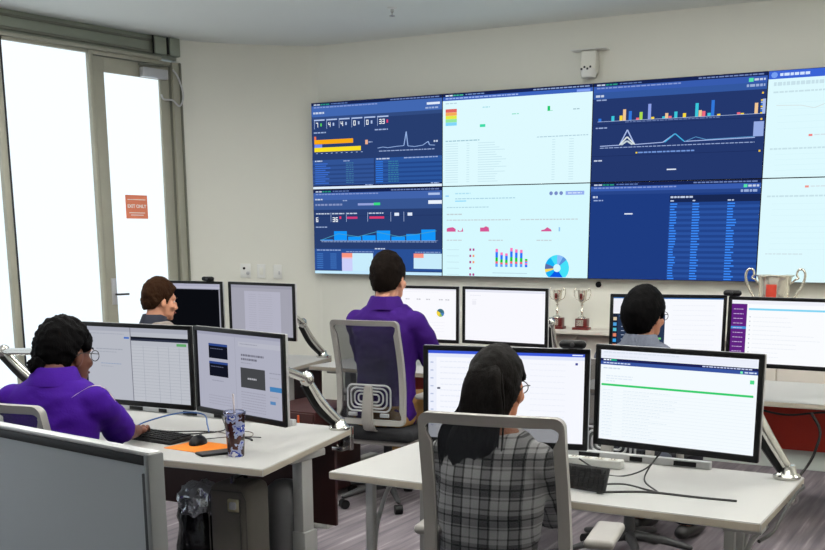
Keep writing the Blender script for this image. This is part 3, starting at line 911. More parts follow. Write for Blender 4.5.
def scr_doc():
    s = Scr((224, 228, 240), 0.3); s.r(0, 0, 1, 0.06, (206, 210, 226)); s.r(0.44, 0, 0.448, 1, (150, 152, 166)); s.text(0.03, 0.09, 0.35, 0.010, (186, 192, 212))
    s.r(0.38, 0.13, 0.43, 0.155, (90, 140, 240)); s.text(0.10, 0.30, 0.26, 0.012, (176, 182, 200)); s.text(0.10, 0.34, 0.20, 0.010, (190, 196, 212)); s.text(0.14, 0.50, 0.2, 0.010, (150, 180, 226)); s.text(0.14, 0.54, 0.12, 0.010, (190, 196, 212))
    s.r(0.448, 0.12, 1, 0.15, (30, 34, 50)).r(0.448, 0.15, 1, 0.175, (60, 66, 88)); s.r(0.88, 0.19, 0.97, 0.225, (120, 206, 130)); s.r(0.448, 0.24, 1, 1, (232, 236, 246))
    for k in range(17): s.r(0.448, 0.26 + k * 0.042, 0.99, 0.263 + k * 0.042, (190, 196, 210))
    for u in (0.56, 0.70, 0.80, 0.90): s.r(u, 0.24, u + 0.004, 1, (200, 206, 220))
    return s
def scr_article():
    s = Scr((214, 216, 236), 0.3); s.r(0, 0, 1, 0.04, (196, 198, 222)); s.r(0.46, 0.04, 0.463, 1, (184, 186, 206)); s.r(0.5, 0.09, 1, 0.15, (224, 226, 242)); s.text(0.52, 0.11, 0.2, 0.012, (180, 182, 200))
    for v0 in (0.15, 0.38):
        s.r(0.14, v0, 0.37, v0 + 0.03, (60, 90, 170)); s.r(0.14, v0 + 0.03, 0.37, v0 + 0.19, (24, 28, 44)); s.text(0.16, v0 + 0.06, 0.16, 0.010, (70, 80, 110))
    s.text(0.17, 0.62, 0.14, 0.012, (170, 172, 194))
    for k in range(4): s.text(0.12, 0.82 + k * 0.035, 0.28, 0.010, (190, 190, 210))
    s.text(0.53, 0.24, 0.26, 0.026, (110, 110, 126)); s.text(0.53, 0.29, 0.19, 0.026, (110, 110, 126)); s.text(0.53, 0.345, 0.12, 0.010, (170, 172, 190))
    s.r(0.52, 0.41, 0.80, 0.66, (86, 88, 92)); s.text(0.60, 0.53, 0.11, 0.022, (220, 220, 224))
    s.r(0.85, 0.60, 0.99, 0.66, (86, 160, 226)); s.r(0.85, 0.78, 0.91, 0.82, (110, 166, 226)); s.text(0.85, 0.43, 0.13, 0.012, (170, 172, 190)); s.text(0.85, 0.49, 0.1, 0.010, (190, 192, 206)); s.text(0.85, 0.72, 0.1, 0.010, (190, 192, 206))
    for k in range(8): s.text(0.52, 0.71 + k * 0.034, 0.28, 0.012, (186, 186, 206))
    return s
def scr_console():
    s = Scr((16, 18, 24)); s.r(0, 0, 1, 0.115, (212, 212, 238)); s.r(0, 0.055, 1, 0.09, (226, 226, 246)); s.r(0, 0.11, 1, 0.125, (40, 44, 54)); s.r(0.97, 0.115, 1, 1, (190, 190, 204)); return s
def scr_page():
    s = Scr((200, 200, 216)); s.r(0, 0, 1, 0.06, (188, 188, 206)); s.r(0.22, 0.12, 0.80, 1, (220, 220, 240))
    for k in range(16): s.text(0.29, 0.18 + k * 0.045, 0.12, 0.008, (200, 200, 220)); s.text(0.45, 0.18 + k * 0.045, 0.22, 0.008, (206, 206, 224))
    return s
def scr_gauge():
    s = Scr((250, 250, 255), 0.5); s.r(0, 0, 1, 0.03, (230, 230, 240)); s.text(0.08, 0.06, 0.7, 0.008, (222, 224, 236))
    for u in (0.36, 0.5, 0.62, 0.78, 0.86): s.text(u, 0.20, 0.05, 0.022, (150, 150, 160))
    cu, cv = 0.80, 0.47
    for a, b, c in ((0, 150, (60, 110, 130)), (150, 250, (240, 210, 60)), (250, 300, (150, 190, 90)), (300, 360, (70, 130, 190))):
        s.p([(cu, cv)] + [(cu + 0.048 * math.cos(R(a + (b - a) * t / 8)), cv - 0.08 * math.sin(R(a + (b - a) * t / 8))) for t in range(9)], c)
    for k in range(4): s.text(0.55, 0.66 + k * 0.06, 0.3, 0.008, (226, 228, 238))
    return s
def scr_blank():
    s = Scr((249, 249, 255), 0.5); s.r(0, 0, 1, 0.05, (230, 232, 244)); s.text(0.06, 0.11, 0.14, 0.010, (206, 210, 224)); s.r(0.09, 0.22, 0.14, 0.30, (238, 238, 246)); s.text(0.09, 0.19, 0.06, 0.01, (214, 216, 226)); return s
def scr_split():
    s = Scr((248, 250, 255), 0.5); s.r(0, 0, 1, 0.02, (60, 110, 170)); s.r(0, 0.02, 0.14, 0.25, (240, 240, 248)); s.r(0.0, 0.27, 0.48, 1, (40, 54, 80)); s.r(0, 0.27, 0.045, 1, (26, 34, 54))
    cs = [(220, 200, 170), (80, 160, 220), (90, 190, 210), (220, 130, 100), (60, 160, 230), (240, 150, 90), (220, 220, 230)]
    for k in range(7): s.r(0.005, 0.33 + k * 0.09, 0.036, 0.385 + k * 0.09, cs[k])
    for k in range(9): s.text(0.08, 0.34 + k * 0.07, 0.3 * (0.5 + 0.5 * random.random()), 0.010, (110, 130, 170))
    s.r(0.06, 0.3, 0.46, 0.32, (70, 130, 200)); s.r(0.42, 0.66, 0.45, 0.69, (110, 210, 120))
    for k in range(9): s.text(0.55, 0.12 + k * 0.08, 0.38, 0.008, (224, 228, 240))
    return s
def scr_chat():
    s = Scr((250, 252, 255), 0.5); s.r(0, 0, 0.14, 1, (96, 34, 128)); s.r(0.0, 0.42, 0.14, 0.46, (70, 150, 220)); s.r(0, 0, 1, 0.06, (240, 242, 250)); s.r(0.155, 0.125, 0.98, 0.155, (130, 214, 244))
    for k in range(10): s.text(0.02, 0.14 + k * 0.075, 0.09, 0.010, (170, 130, 200)); s.text(0.20, 0.26 + k * 0.07, 0.2 + 0.4 * random.random(), 0.010, (222, 228, 238)); s.r(0.165, 0.255 + k * 0.07, 0.175, 0.272 + k * 0.07, (190, 196, 206))
    return s

mA1 = monitor((3.626, -4.06), 1.18, 13.0, scr_mail(), 'black-framed monitor showing a mail window in front of the plaid-shirted woman')
mA2 = monitor((4.221, -3.946), 1.192, -7.0, scr_green(), 'black-framed monitor showing a page with one long green bar')
mB1 = monitor((1.840, -4.05), 1.197, 3.0, scr_doc(), 'monitor showing a ruled spreadsheet beside a document', M_screenD)
mB2 = monitor((2.470, -4.135), 1.202, -15.6, scr_article(), 'monitor showing a grey article page with dark thumbnails', M_screenD)
mC1 = monitor((1.775, -1.415), 1.26, 2.0, scr_gauge(), 'monitor with a small round chart on a white page')
mC2 = monitor((2.384, -1.366), 1.26, -4.0, scr_blank(), 'monitor with a nearly blank white page beside the silver trophies')
mD1 = monitor((0.25, -1.90), 1.28, 3.0, scr_console(), 'monitor with a black console window under a pale toolbar', M_screenD)
mD2 = monitor((0.890, -1.905), 1.28, -9.0, scr_page(), 'monitor with a pale lilac page below the wall switches', M_screenD)
mE1 = monitor((3.584, -1.885), 1.269, 15.0, scr_split(), 'monitor with a dark blue sidebar and white page behind the man in grey')
mE2 = monitor((4.205, -1.87), 1.266, -3.0, scr_chat(), 'monitor with a purple sidebar and thin blue bar below the silver cup')

# ------------------------------------------------------------------ desks
DZ = 0.73
def desk(label, poly, legs, panel=None, tray=None, thin=False):
    xs_ = [p[0] for p in poly]; ys_ = [p[1] for p in poly]
    ox, oy = sum(xs_) / len(xs_), sum(ys_) / len(ys_)
    e = empty('desk', (ox, oy, 0), 0, label, 'desk', 'white office desks')
    P = [(x - ox, y - oy) for x, y in poly]
    bm = bmesh.new()
    add_prism(bm, P, DZ - 0.028, DZ)
    bmesh.ops.recalc_face_normals(bm, faces=bm.faces)
    for f in bm.faces:
        f.material_index = 0 if abs(f.normal.z) > 0.5 else 1
    bmesh.ops.bevel(bm, geom=[ed for ed in bm.edges], offset=0.003, segments=2, affect='EDGES')
    from_bm('tabletop', bm, [M_desk, M_deskedge], e)
    for lx, ly, ln in legs:
        lx -= ox; ly -= oy
        if thin:
            lg = box('leg', (lx, ly, 0.35), (0.032, 0.032, 0.70), M_leg, e, bevel=0.004)
            tube('leg_brace', [(lx + 0.10, ly + 0.05, 0.695), (lx + 0.06, ly + 0.03, 0.64), (lx + 0.02, ly + 0.01, 0.50), (lx + 0.01, ly, 0.36)], 0.009, M_leg, lg, seg=8, sub=5)
            box('leg_bracket', (lx + 0.04, ly + 0.02, 0.69), (0.12, 0.09, 0.022), M_leg, lg, bevel=0.004)
            continue
        lg = box('leg', (lx, ly, 0.36), (0.05, 0.075, 0.62), M_leg, e, bevel=0.004)
        box('leg_sleeve', (lx + 0.004, ly, 0.20), (0.065, 0.09, 0.34), M_leg, lg, bevel=0.004)
        box('leg_foot', (lx, ly, 0.02), (0.07, ln, 0.04), M_leg, lg, bevel=0.008)
        box('leg_bracket', (lx, ly, 0.688), (0.07, ln * 0.8, 0.03), M_leg, lg, bevel=0.004)
    if panel:
        (x0, y0), (x1, y1), z0, z1, m_ = panel
        d = Vector((x1 - x0, y1 - y0, 0)); a = math.atan2(d.y, d.x)
        box('modesty_panel', ((x0 + x1) / 2 - ox, (y0 + y1) / 2 - oy, (z0 + z1) / 2), (d.length, 0.02, z1 - z0), m_, e, bevel=0.003, rot=Matrix.Rotation(a, 3, 'Z'))
    if tray:
        (x0, y0), (x1, y1) = tray
        d = Vector((x1 - x0, y1 - y0, 0)); a = math.atan2(d.y, d.x)
        tr = box('cable_rail', ((x0 + x1) / 2 - ox, (y0 + y1) / 2 - oy, DZ + 0.014), (d.length, 0.03, 0.028), M_silver, e, bevel=0.003, rot=Matrix.Rotation(a, 3, 'Z'))
        k = int(d.length / 0.16)
        for i in range(k):
            t = (i + 0.5) / k
            box('socket_cover', (x0 - ox + d.x * t, y0 - oy + d.y * t - 0.016, DZ + 0.014), (0.085 if i % 2 else 0.05, 0.004, 0.018), M_black, tr, bevel=0.001, rot=Matrix.Rotation(a, 3, 'Z'))
    return e

desk('white desk holding the mail and green-bar monitors with loose cables', [(3.08, -4.40), (4.627, -4.40), (4.627, -3.67), (3.08, -3.67)], [(3.15, -4.22, 0.60), (4.52, -4.32, 0.60), (3.15, -3.80, 0.60), (4.44, -3.80, 0.60)], None, ((3.55, -3.70), (4.30, -3.70)), thin=True)
desk('white desk with slanted end holding the tumbler and orange mouse pad', [(0.78, -4.60), (2.40, -4.525), (2.849, -4.487), (2.660, -3.585), (0.78, -3.585)], [(2.70, -4.03, 0.30), (0.95, -4.10, 0.70)], ((0.85, -3.63), (2.60, -3.63), 0.28, 0.70, M_maroon), ((1.20, -3.66), (2.40, -3.66)))
desk('white desk in front of the man in purple by the trophies', [(1.11, -1.70), (2.66, -1.70), (2.66, -0.97), (1.11, -0.97)], [(1.22, -1.36, 0.60), (2.55, -1.36, 0.60)], ((1.15, -1.00), (2.62, -1.00), 0.30, 0.70, M_red))
desk('white desk with slanted end near the glass door', [(-0.62, -2.15), (1.13, -2.08), (0.94, -1.175), (-0.62, -1.175)], [(0.95, -1.72, 0.70), (-0.45, -1.72, 0.70)], ((-0.58, -1.22), (0.88, -1.22), 0.28, 0.70, M_maroon))
desk('white desk with a bright red panel underneath below the silver cup', [(3.02, -1.87), (4.76, -1.87), (4.76, -1.02), (3.02, -1.02)], [(3.14, -1.45, 0.70), (4.64, -1.45, 0.70)], ((3.05, -1.05), (4.73, -1.05), 0.33, 0.70, M_red))

# ------------------------------------------------------------------ monitor arms
def arm(label, base, elbow, mon, mon_local, mid=None):
    """clamp on the desk edge, chrome lower arm to an elbow, upper arm to the monitor's back plate"""
    e = empty('monitor_mount', (base[0], base[1], DZ), 0, label, 'monitor mount', 'chrome monitor mounts')
    B = Vector((base[0], base[1], DZ))
    lathe('base', [(0.045, 0.0), (0.048, 0.004), (0.048, 0.012), (0.034, 0.022), (0.026, 0.05), (0.0, 0.054)], M_chrome, e)
    cl = box('clamp', (0.0, 0.05, -0.045), (0.07, 0.03, 0.11), M_chrome, e, bevel=0.005)
    box('clamp_jaw', (0.0, 0.02, -0.085), (0.06, 0.08, 0.02), M_chrome, cl, bevel=0.004)
    mt = Matrix.Translation(mon.location) @ Matrix.Rotation(mon.rotation_euler.z, 4, 'Z')
    T = mt @ Vector(mon_local) - B
    E_ = Vector(elbow) - B
    lo1 = Vector((0, 0, 0.035))
    m1 = lo1.lerp(E_, 0.55) + Vector((0, 0, -0.02))
    tube('lower_arm', [lo1, m1, E_], [0.026, 0.030, 0.024], M_chrome, e, seg=14, flat=0.75, round_ends=True, sub=6)
    tube('cable_channel', [lo1 + Vector((-0.012, -0.012, -0.012)), m1 + Vector((-0.012, -0.014, -0.024)), E_ + Vector((-0.01, -0.012, -0.024))], 0.016, M_black, e, seg=8, sub=5)
    bm = bmesh.new(); add_ell(bm, E_, (0.032, 0.032, 0.036)); from_bm('elbow_joint', bm, M_chrome, e)
    m2 = E_.lerp(T, 0.5) + Vector((0, 0.0, 0.02))
    tube('upper_arm', [E_, m2, T], [0.024, 0.026, 0.020], M_chrome, e, seg=14, flat=0.75, round_ends=True, sub=6)
    box('mount_plate', T, (0.10, 0.012, 0.10), M_black, e, bevel=0.003, rot=Matrix.Rotation(mon.rotation_euler.z, 3, 'Z'))
    return e
BK = (0, 0.061, 0.0)
arm('chrome jointed mount on the desk corner carrying the green-bar monitor', (4.575, -3.725), (4.42, -3.76, 1.05), mA2, BK)
arm('chrome jointed mount carrying the mail monitor', (3.35, -3.72), (3.42, -3.78, 1.02), mA1, BK)
arm('chrome jointed mount on the slanted desk end carrying the article monitor', (2.628, -3.64), (2.55, -3.77, 0.965), mB2, (0.0, 0.061, 0.02))
arm('chrome jointed mount rising towards the glass wall and carrying the spreadsheet monitor', (0.87, -3.64), (0.60, -3.72, 0.985), mB1, BK)
arm('chrome jointed mount next to the trophies carrying the blank-page monitor', (2.60, -1.02), (2.60, -1.12, 1.03), mC2, BK)
arm('chrome jointed mount carrying the round-chart monitor', (1.30, -1.02), (1.40, -1.15, 1.02), mC1, BK)
arm('chrome jointed mount carrying the lilac-page monitor', (0.905, -1.23), (0.87, -1.42, 0.985), mD2, (0.08, 0.061, 0.0))
arm('chrome jointed mount carrying the console monitor', (-0.30, -1.23), (-0.05, -1.45, 0.985), mD1, BK)
arm('chrome jointed mount carrying the dark-sidebar monitor', (3.15, -1.07), (3.25, -1.4, 1.02), mE1, BK)
arm('chrome jointed mount carrying the purple-sidebar monitor', (4.62, -1.07), (4.55, -1.4, 1.02), mE2, BK)

# webcams clipped over monitor tops
def webcam(mon, u, label):
    mt = Matrix.Translation(mon.location) @ Matrix.Rotation(mon.rotation_euler.z, 4, 'Z')
    p = mt @ Vector((u, 0.0, MH / 2))
    e = empty('webcam', p, mon.rotation_euler.z, label, 'webcam', 'webcams on the monitors')
    tube('body', [(-0.033, -0.012, 0.017), (0.033, -0.012, 0.017)], 0.0155, M_black, e, seg=12, round_ends=True)
    box('clip', (0, 0.012, 0.001), (0.03, 0.05, 0.004), M_black, e, bevel=0.001)
    o = lathe('lens', [(0.008, 0), (0.008, 0.004), (0.003, 0.005)], M_legd, e, seg=14, c=(0, 0, 0)); o.location = (0, -0.0265, 0.017); o.rotation_euler = (PI / 2, 0, 0)
webcam(mA1, 0.245, 'small black webcam clipped on the mail monitor')
webcam(mD1, 0.20, 'small black webcam clipped on the console monitor')
webcam(mE2, -0.285, 'small black webcam clipped on the purple-sidebar monitor')

# ------------------------------------------------------------------ things on the desks
kb = empty('keyboard', (2.05, -4.20, DZ), R(-6), 'black wired keyboard beside the orange mouse pad', 'keyboard')
box('case', (0, 0, 0.009), (0.36, 0.14, 0.016), M_blackm, kb, bevel=0.004, rot=Matrix.Rotation(R(3), 3, 'X'))
bm = bmesh.new()
for r_ in range(5):
    for k in range(15):
        add_box(bm, (-0.16 + k * 0.0229, -0.05 + r_ * 0.025, 0.018 + r_ * 0.0013), (0.018, 0.019, 0.006), 0.002, seg=1)
ko = from_bm('keys', bm, M_black, kb); ko['kind'] = 'stuff'

mp_ = box('mouse_pad', (0, 0, 0.0015), (0.22, 0.19, 0.003), M_orange, bevel=0.001)
mp_.location = (2.36, -4.26, DZ); mp_.rotation_euler = (0, 0, R(-4)); tag(mp_, 'flat orange mouse pad on the white desk', 'mouse pad')
ms = empty('computer_mouse', (2.31, -4.215, DZ + 0.003), R(20), 'black wired mouse on the orange pad', 'mouse')
bm = bmesh.new()
add_ell(bm, (0, 0, 0.0), (0.034, 0.058, 0.036), u=24, v=16)
for v in list(bm.verts):
    if v.co.z < 0: v.co.z = 0.0
from_bm('shell', bm, M_black, ms)
box('scroll_wheel', (0, 0.03, 0.031), (0.008, 0.02, 0.008), M_legd, ms, bevel=0.002)
tube('cable', [(0, 0.057, 0.008), (0.01, 0.09, 0.004), (0.10, 0.16, 0.003), (0.22, 0.16, 0.003)], 0.0022, M_cablek, ms, seg=6, sub=6)
ph = empty('smartphone', (2.505, -4.335, DZ), R(-28), 'black smartphone lying face up beside the tumbler', 'phone')
box('body', (0, 0, 0.0045), (0.075, 0.15, 0.009), M_black, ph, bevel=0.004, seg=3)
box('glass_face', (0, 0, 0.0094), (0.068, 0.14, 0.001), M_legd, ph)

tb = empty('tumbler', (2.60, -4.33, DZ), 0, 'clear plastic tumbler of dark red drink with a straw on the desk', 'tumbler')
def tumbler_mat():
    m = mat('tumbler_print', (200, 206, 226), 0.12, spec=0.6)
    nt = m.node_tree; b = nt.nodes['Principled BSDF']
    tc = nt.nodes.new('ShaderNodeTexCoord'); v = nt.nodes.new('ShaderNodeTexNoise'); v.inputs['Scale'].default_value = 22; v.inputs['Detail'].default_value = 3
    nt.links.new(tc.outputs['Object'], v.inputs['Vector'])
    cr = nt.nodes.new('ShaderNodeValToRGB'); cr.color_ramp.interpolation = 'CONSTANT'
    e = cr.color_ramp.elements
    e[0].position = 0; e[0].color = lin((60, 22, 20)); e[1].position = 0.50; e[1].color = lin((150, 156, 190))
    k = e.new(0.57); k.color = lin((40, 60, 150)); k = e.new(0.62); k.color = lin((206, 206, 214))
    nt.links.new(v.outputs['Fac'], cr.inputs[0]); nt.links.new(cr.outputs[0], b.inputs['Base Color'])
    return m
lathe('cup', [(0.0, 0.0), (0.030, 0.0), (0.032, 0.006), (0.041, 0.165), (0.042, 0.170), (0.039, 0.170), (0.030, 0.02), (0.0, 0.018)], tumbler_mat(), tb, 28)
lathe('drink', [(0.0, 0.02), (0.0295, 0.021), (0.0365, 0.14), (0.0, 0.141)], mat('dark_red_drink', (62, 16, 14), 0.2), tb, 24)
lathe('lid', [(0.042, 0.166), (0.044, 0.168), (0.044, 0.176), (0.036, 0.181), (0.0, 0.182)], M_acrylic, tb, 28)
tube('straw', [(0.006, 0.0, 0.03), (-0.004, 0.0, 0.245)], 0.0038, mat('straw_pale', (226, 214, 220), 0.4), tb, seg=8)

def cable(label, pts, r=0.003, m=None, cat='cable'):
    pts = [Vector(p) for p in pts]
    o = Vector(pts[0])
    ob = tube('cable', [p - o for p in pts], r, m or M_cablek, None, seg=6, sub=8)
    ob.location = o
    tag(ob, label, cat)
    return ob
ZC = DZ + 0.0035
cable('blue network cable arching over the white desk under the spreadsheet monitor', [(1.82, -4.10, ZC), (1.86, -4.02, ZC + 0.03), (1.94, -3.90, ZC + 0.055), (2.04, -3.86, ZC + 0.05), (2.12, -3.93, ZC + 0.02), (2.17, -3.98, ZC)], 0.0035, M_cableb)
cable('black keyboard cable curling over the desk towards a knot of leads', [(2.11, -4.11, ZC + 0.004), (2.15, -4.04, ZC), (2.20, -3.96, ZC), (2.18, -3.88, ZC), (2.10, -3.80, ZC + 0.03), (2.05, -3.74, ZC + 0.06)], 0.003)
cable('black lead looping in front of the blue cable', [(1.80, -4.12, ZC), (1.92, -4.06, ZC), (2.02, -4.05, ZC), (2.12, -3.99, ZC), (2.19, -3.97, ZC)], 0.003)
cable('thin grey lead looping below the article monitor', [(2.19, -3.96, ZC), (2.27, -3.98, ZC), (2.36, -4.03, ZC), (2.40, -3.98, ZC), (2.34, -3.90, ZC), (2.24, -3.90, ZC)], 0.0022, mat('cable_grey', (120, 112, 104), 0.5))
cable('short black lead with a plug lying below the article monitor', [(2.36, -4.02, ZC), (2.42, -4.02, ZC), (2.46, -4.05, ZC)], 0.005)
# the nearest right-hand desk
tl = empty('tablet_keyboard', (3.995, -4.24, DZ), R(-8), 'dark slab keyboard standing near the mail monitor', 'keyboard')
box('case', (0, 0, 0.045), (0.20, 0.012, 0.085), M_blackm, tl, bevel=0.003, rot=Matrix.Rotation(R(-22), 3, 'X'))
bm = bmesh.new()
for r_ in range(4):
    for k in range(10):
        q = Matrix.Rotation(R(-22), 3, 'X') @ Vector((-0.085 + k * 0.0188, -0.0075, -0.028 + r_ * 0.018))
        add_box(bm, q + Vector((0, 0, 0.045)), (0.015, 0.003, 0.014), 0, Matrix.Rotation(R(-22), 3, 'X'))
o = from_bm('keys', bm, M_black, tl); o['kind'] = 'stuff'
ps = empty('power_strip', (3.90, -3.85, DZ), R(2), 'white power strip on the desk behind the monitors', 'power strip')
box('case', (0, 0, 0.016), (0.22, 0.05, 0.032), M_white, ps, bevel=0.006, seg=3)
for k in range(4):
    s_ = box('socket', (-0.075 + k * 0.05, -0.004, 0.0325), (0.03, 0.03, 0.002), M_cabinet, ps)
    box('slot', (-0.006, 0, 0.002), (0.003, 0.01, 0.001), M_black, s_).location = (-0.075 + k * 0.05, -0.004, 0.0325)
    box('slot', (0.006, 0, 0.002), (0.003, 0.01, 0.001), M_black, s_).location = (-0.075 + k * 0.05, -0.004, 0.0325)
cable('thin lead from the power strip up to the green-bar monitor', [(3.86, -3.90, ZC + 0.03), (3.98, -3.97, ZC), (4.06, -3.97, ZC), (4.13, -3.93, ZC + 0.03), (4.17, -3.90, ZC + 0.09)], 0.003)
cable('thin lead dropping from the green-bar monitor to the long black cable', [(4.17, -3.91, ZC + 0.085), (4.14, -3.95, ZC + 0.03), (4.15, -4.02, ZC), (4.24, -4.16, ZC)], 0.003)
cable('long black cable lying across the white desk below the green bar', [(4.06, -4.26, ZC), (4.15, -4.20, ZC), (4.24, -4.17, ZC), (4.38, -4.17, ZC), (4.50, -4.16, ZC)], 0.0042)
cable('short black cable leaving the dark slab keyboard', [(4.06, -4.22, ZC + 0.02), (4.12, -4.15, ZC + 0.012), (4.19, -4.14, ZC), (4.24, -4.165, ZC)], 0.0035)
cable('white and black lead hanging along the desk end to a plug', [(4.595, -3.66, DZ - 0.03), (4.637, -3.74, DZ - 0.02), (4.64, -3.90, DZ - 0.012), (4.642, -4.10, DZ - 0.025), (4.642, -4.28, DZ - 0.05), (4.62, -4.38, DZ - 0.06)], 0.006)
cable('dark lead with a bulky connector hanging below the red panelled desk', [(4.36, -1.90, 0.69), (4.41, -1.90, 0.60), (4.395, -1.90, 0.50), (4.37, -1.90, 0.43), (4.33, -1.93, 0.36)], 0.008)
cable('loose black wires sagging under the red panelled desk', [(4.02, -1.80, 0.695), (4.12, -1.80, 0.665), (4.24, -1.80, 0.655), (4.40, -1.80, 0.68), (4.6, -1.8, 0.69)], 0.006)

# ------------------------------------------------------------------ shelf cabinet and trophies
cb = empty('low_cabinet', (3.35, 0.0, 0), 0, 'long pale low cabinet against the wall below the screens', 'cabinet')
box('body', (0, 0.01, 0.50), (2.9, 0.13, 0.72), M_cabinet, cb, bevel=0.003)
box('top', (0, -0.055, 0.890), (2.94, 0.27, 0.03), M_cabinet, cb, bevel=0.003)
box('plinth', (0, 0.03, 0.07), (2.84, 0.08, 0.14), M_base, cb, bevel=0.002)
for k in range(6):
    box('door', (-1.45 + 0.4833 * (k + 0.5), -0.063, 0.50), (0.474, 0.018, 0.70), M_cabinet, cb, bevel=0.003)
CT = 0.905

def small_trophy(x, y, label):
    e = empty('trophy', (x, y, CT), R(4), label, 'trophy', 'small silver trophies')
    box('plinth', (0, 0, 0.009), (0.118, 0.095, 0.018), M_rosew, e, bevel=0.002)
    box('base_block', (0.004, 0, 0.050), (0.088, 0.070, 0.064), M_rosew, e, bevel=0.002)
    box('plaque', (-0.004, -0.0365, 0.050), (0.052, 0.003, 0.044), M_silv, e)
    lathe('stem', [(0.034, 0.082), (0.03, 0.090), (0.012, 0.102), (0.008, 0.125), (0.014, 0.136), (0.008, 0.147), (0.006, 0.17), (0.012, 0.178), (0.006, 0.187), (0.012, 0.196)], M_silv, e, 20)
    lathe('cup', [(0.012, 0.194), (0.024, 0.206), (0.031, 0.23), (0.034, 0.262), (0.038, 0.286), (0.035, 0.286), (0.031, 0.26), (0.02, 0.215), (0.0, 0.21)], M_silv, e, 24)
    bm = bmesh.new(); add_box(bm, (0, -0.0335, 0.244), (0.020, 0.006, 0.036), 0.002); from_bm('red_badge', bm, M_rosew, e)
    for s_ in (-1, 1):
        tube('handle', [(s_ * 0.026, 0, 0.212), (s_ * 0.05, 0, 0.225), (s_ * 0.062, 0, 0.262), (s_ * 0.058, 0, 0.292), (s_ * 0.045, 0, 0.292), (s_ * 0.046, 0, 0.278)], 0.0035, M_silv, e, seg=8, sub=5)
small_trophy(2.43, -0.105, 'small silver trophy cup on a dark red base standing clear of the monitors')
small_trophy(2.235, -0.105, 'small silver trophy cup half hidden by the blank-page monitor')

lc = empty('trophy_cup', (3.79, -0.11, CT), R(2), 'large silver two-handled trophy cup in front of the wall displays', 'trophy')
lathe('foot', [(0.075, 0.0), (0.078, 0.01), (0.06, 0.03), (0.025, 0.06), (0.02, 0.13), (0.032, 0.15), (0.02, 0.165), (0.03, 0.18)], M_silv, lc, 32)
lathe('bowl', [(0.03, 0.178), (0.07, 0.20), (0.094, 0.24), (0.102, 0.30), (0.106, 0.38), (0.113, 0.405), (0.126, 0.412), (0.126, 0.418), (0.108, 0.412), (0.099, 0.36), (0.09, 0.25), (0.0, 0.2)], M_silv, lc, 40)
for s_ in (-1, 1):
    pts = [(s_ * 0.09, 0, 0.225), (s_ * 0.13, 0, 0.27), (s_ * 0.172, 0, 0.34), (s_ * 0.192, 0, 0.41), (s_ * 0.178, 0, 0.452), (s_ * 0.148, 0, 0.452), (s_ * 0.138, 0, 0.42), (s_ * 0.150, 0, 0.398), (s_ * 0.128, 0, 0.385), (s_ * 0.104, 0, 0.36)]
    tube('handle', pts, [0.011, 0.009, 0.008, 0.007, 0.006], M_silv, lc, seg=10, sub=6, round_ends=True)
bm = bmesh.new()
for k in range(6):
    a = R(-90 - 17 + k * 6)
    p = Vector((0.107 * math.cos(a), 0.107 * math.sin(a), 0.315))
    add_box(bm, p, (0.012, 0.003, 0.085), 0, Matrix.Rotation(a + PI / 2, 3, 'Z'))
from_bm('red_emblem', bm, mat('emblem_red', (196, 60, 40), 0.4), lc)

# ------------------------------------------------------------------ under the desks, partition
pd = empty('drawer_pedestal', (1.42, -2.14, 0), 0, 'dark maroon drawer pedestal on the carpet by the purple-shirted man', 'pedestal')
box('body', (0, 0, 0.29), (0.42, 0.50, 0.52), M_maroon, pd, bevel=0.004)
for k in range(3):
    d_ = box('drawer', (0, -0.255, 0.12 + k * 0.17), (0.40, 0.016, 0.16), M_maroon, pd, bevel=0.003)
    box('drawer_pull', (0.10, -0.266, 0.165 + k * 0.17), (0.012, 0.01, 0.05), mat('pull_orange', (196, 84, 40), 0.4) if k == 2 else M_legd, d_, bevel=0.002)
for sx_ in (-1, 1):
    for sy_ in (-1, 1):
        bm = bmesh.new(); add_ell(bm, (sx_ * 0.17, sy_ * 0.2, 0.018), (0.018, 0.018, 0.018)); from_bm('caster', bm, M_black, pd)
cbx = empty('floor_box', (1.93, -2.80, 0), R(8), 'small pale carton on the carpet beside the chair', 'box')
box('carton', (0, 0, 0.055), (0.16, 0.14, 0.11), mat('pale_carton', (150, 150, 148), 0.8), cbx, bevel=0.004)
box('carton_lid', (0, 0, 0.115), (0.168, 0.148, 0.018), mat('carton_lid', (166, 166, 164), 0.8), cbx, bevel=0.003)

M_piping = mat('suitcase_piping', (58, 54, 50), 0.6)
su = empty('suitcase', (2.560, -4.27, 0), R(6), 'grey soft suitcase with a metal badge under the white desk', 'suitcase')
box('shell', (0, 0, 0.315), (0.185, 0.18, 0.60), M_suit, su, bevel=0.035, seg=4)
bg = box('badge', (0.030, -0.092, 0.535), (0.052, 0.008, 0.052), M_brass, su, bevel=0.006)
box('badge_inset', (0.030, -0.097, 0.535), (0.030, 0.004, 0.030), M_silver, bg, bevel=0.006)
tube('zipper', [(0.06, -0.094, 0.06), (0.06, -0.094, 0.54), (0.055, -0.075, 0.60), (0.05, 0.0, 0.618), (0.05, 0.075, 0.60)], 0.0035, M_piping, su, seg=6)
tube('piping', [(-0.085, -0.092, 0.05), (-0.085, -0.092, 0.56), (-0.07, -0.092, 0.59), (0.07, -0.092, 0.59), (0.086, -0.092, 0.56), (0.086, -0.092, 0.05)], 0.003, M_piping, su, seg=6)
tube('carry_handle', [(0.0, -0.05, 0.61), (0, -0.045, 0.635), (0, 0.045, 0.635), (0, 0.05, 0.61)], 0.009, M_bagblk, su, seg=8)
for sx_ in (-1, 1):
    bm = bmesh.new(); add_ell(bm, (sx_ * 0.06, 0.06, 0.02), (0.018, 0.02, 0.02)); add_ell(bm, (sx_ * 0.06, -0.06, 0.02), (0.018, 0.02, 0.02)); from_bm('wheel', bm, M_black, su)
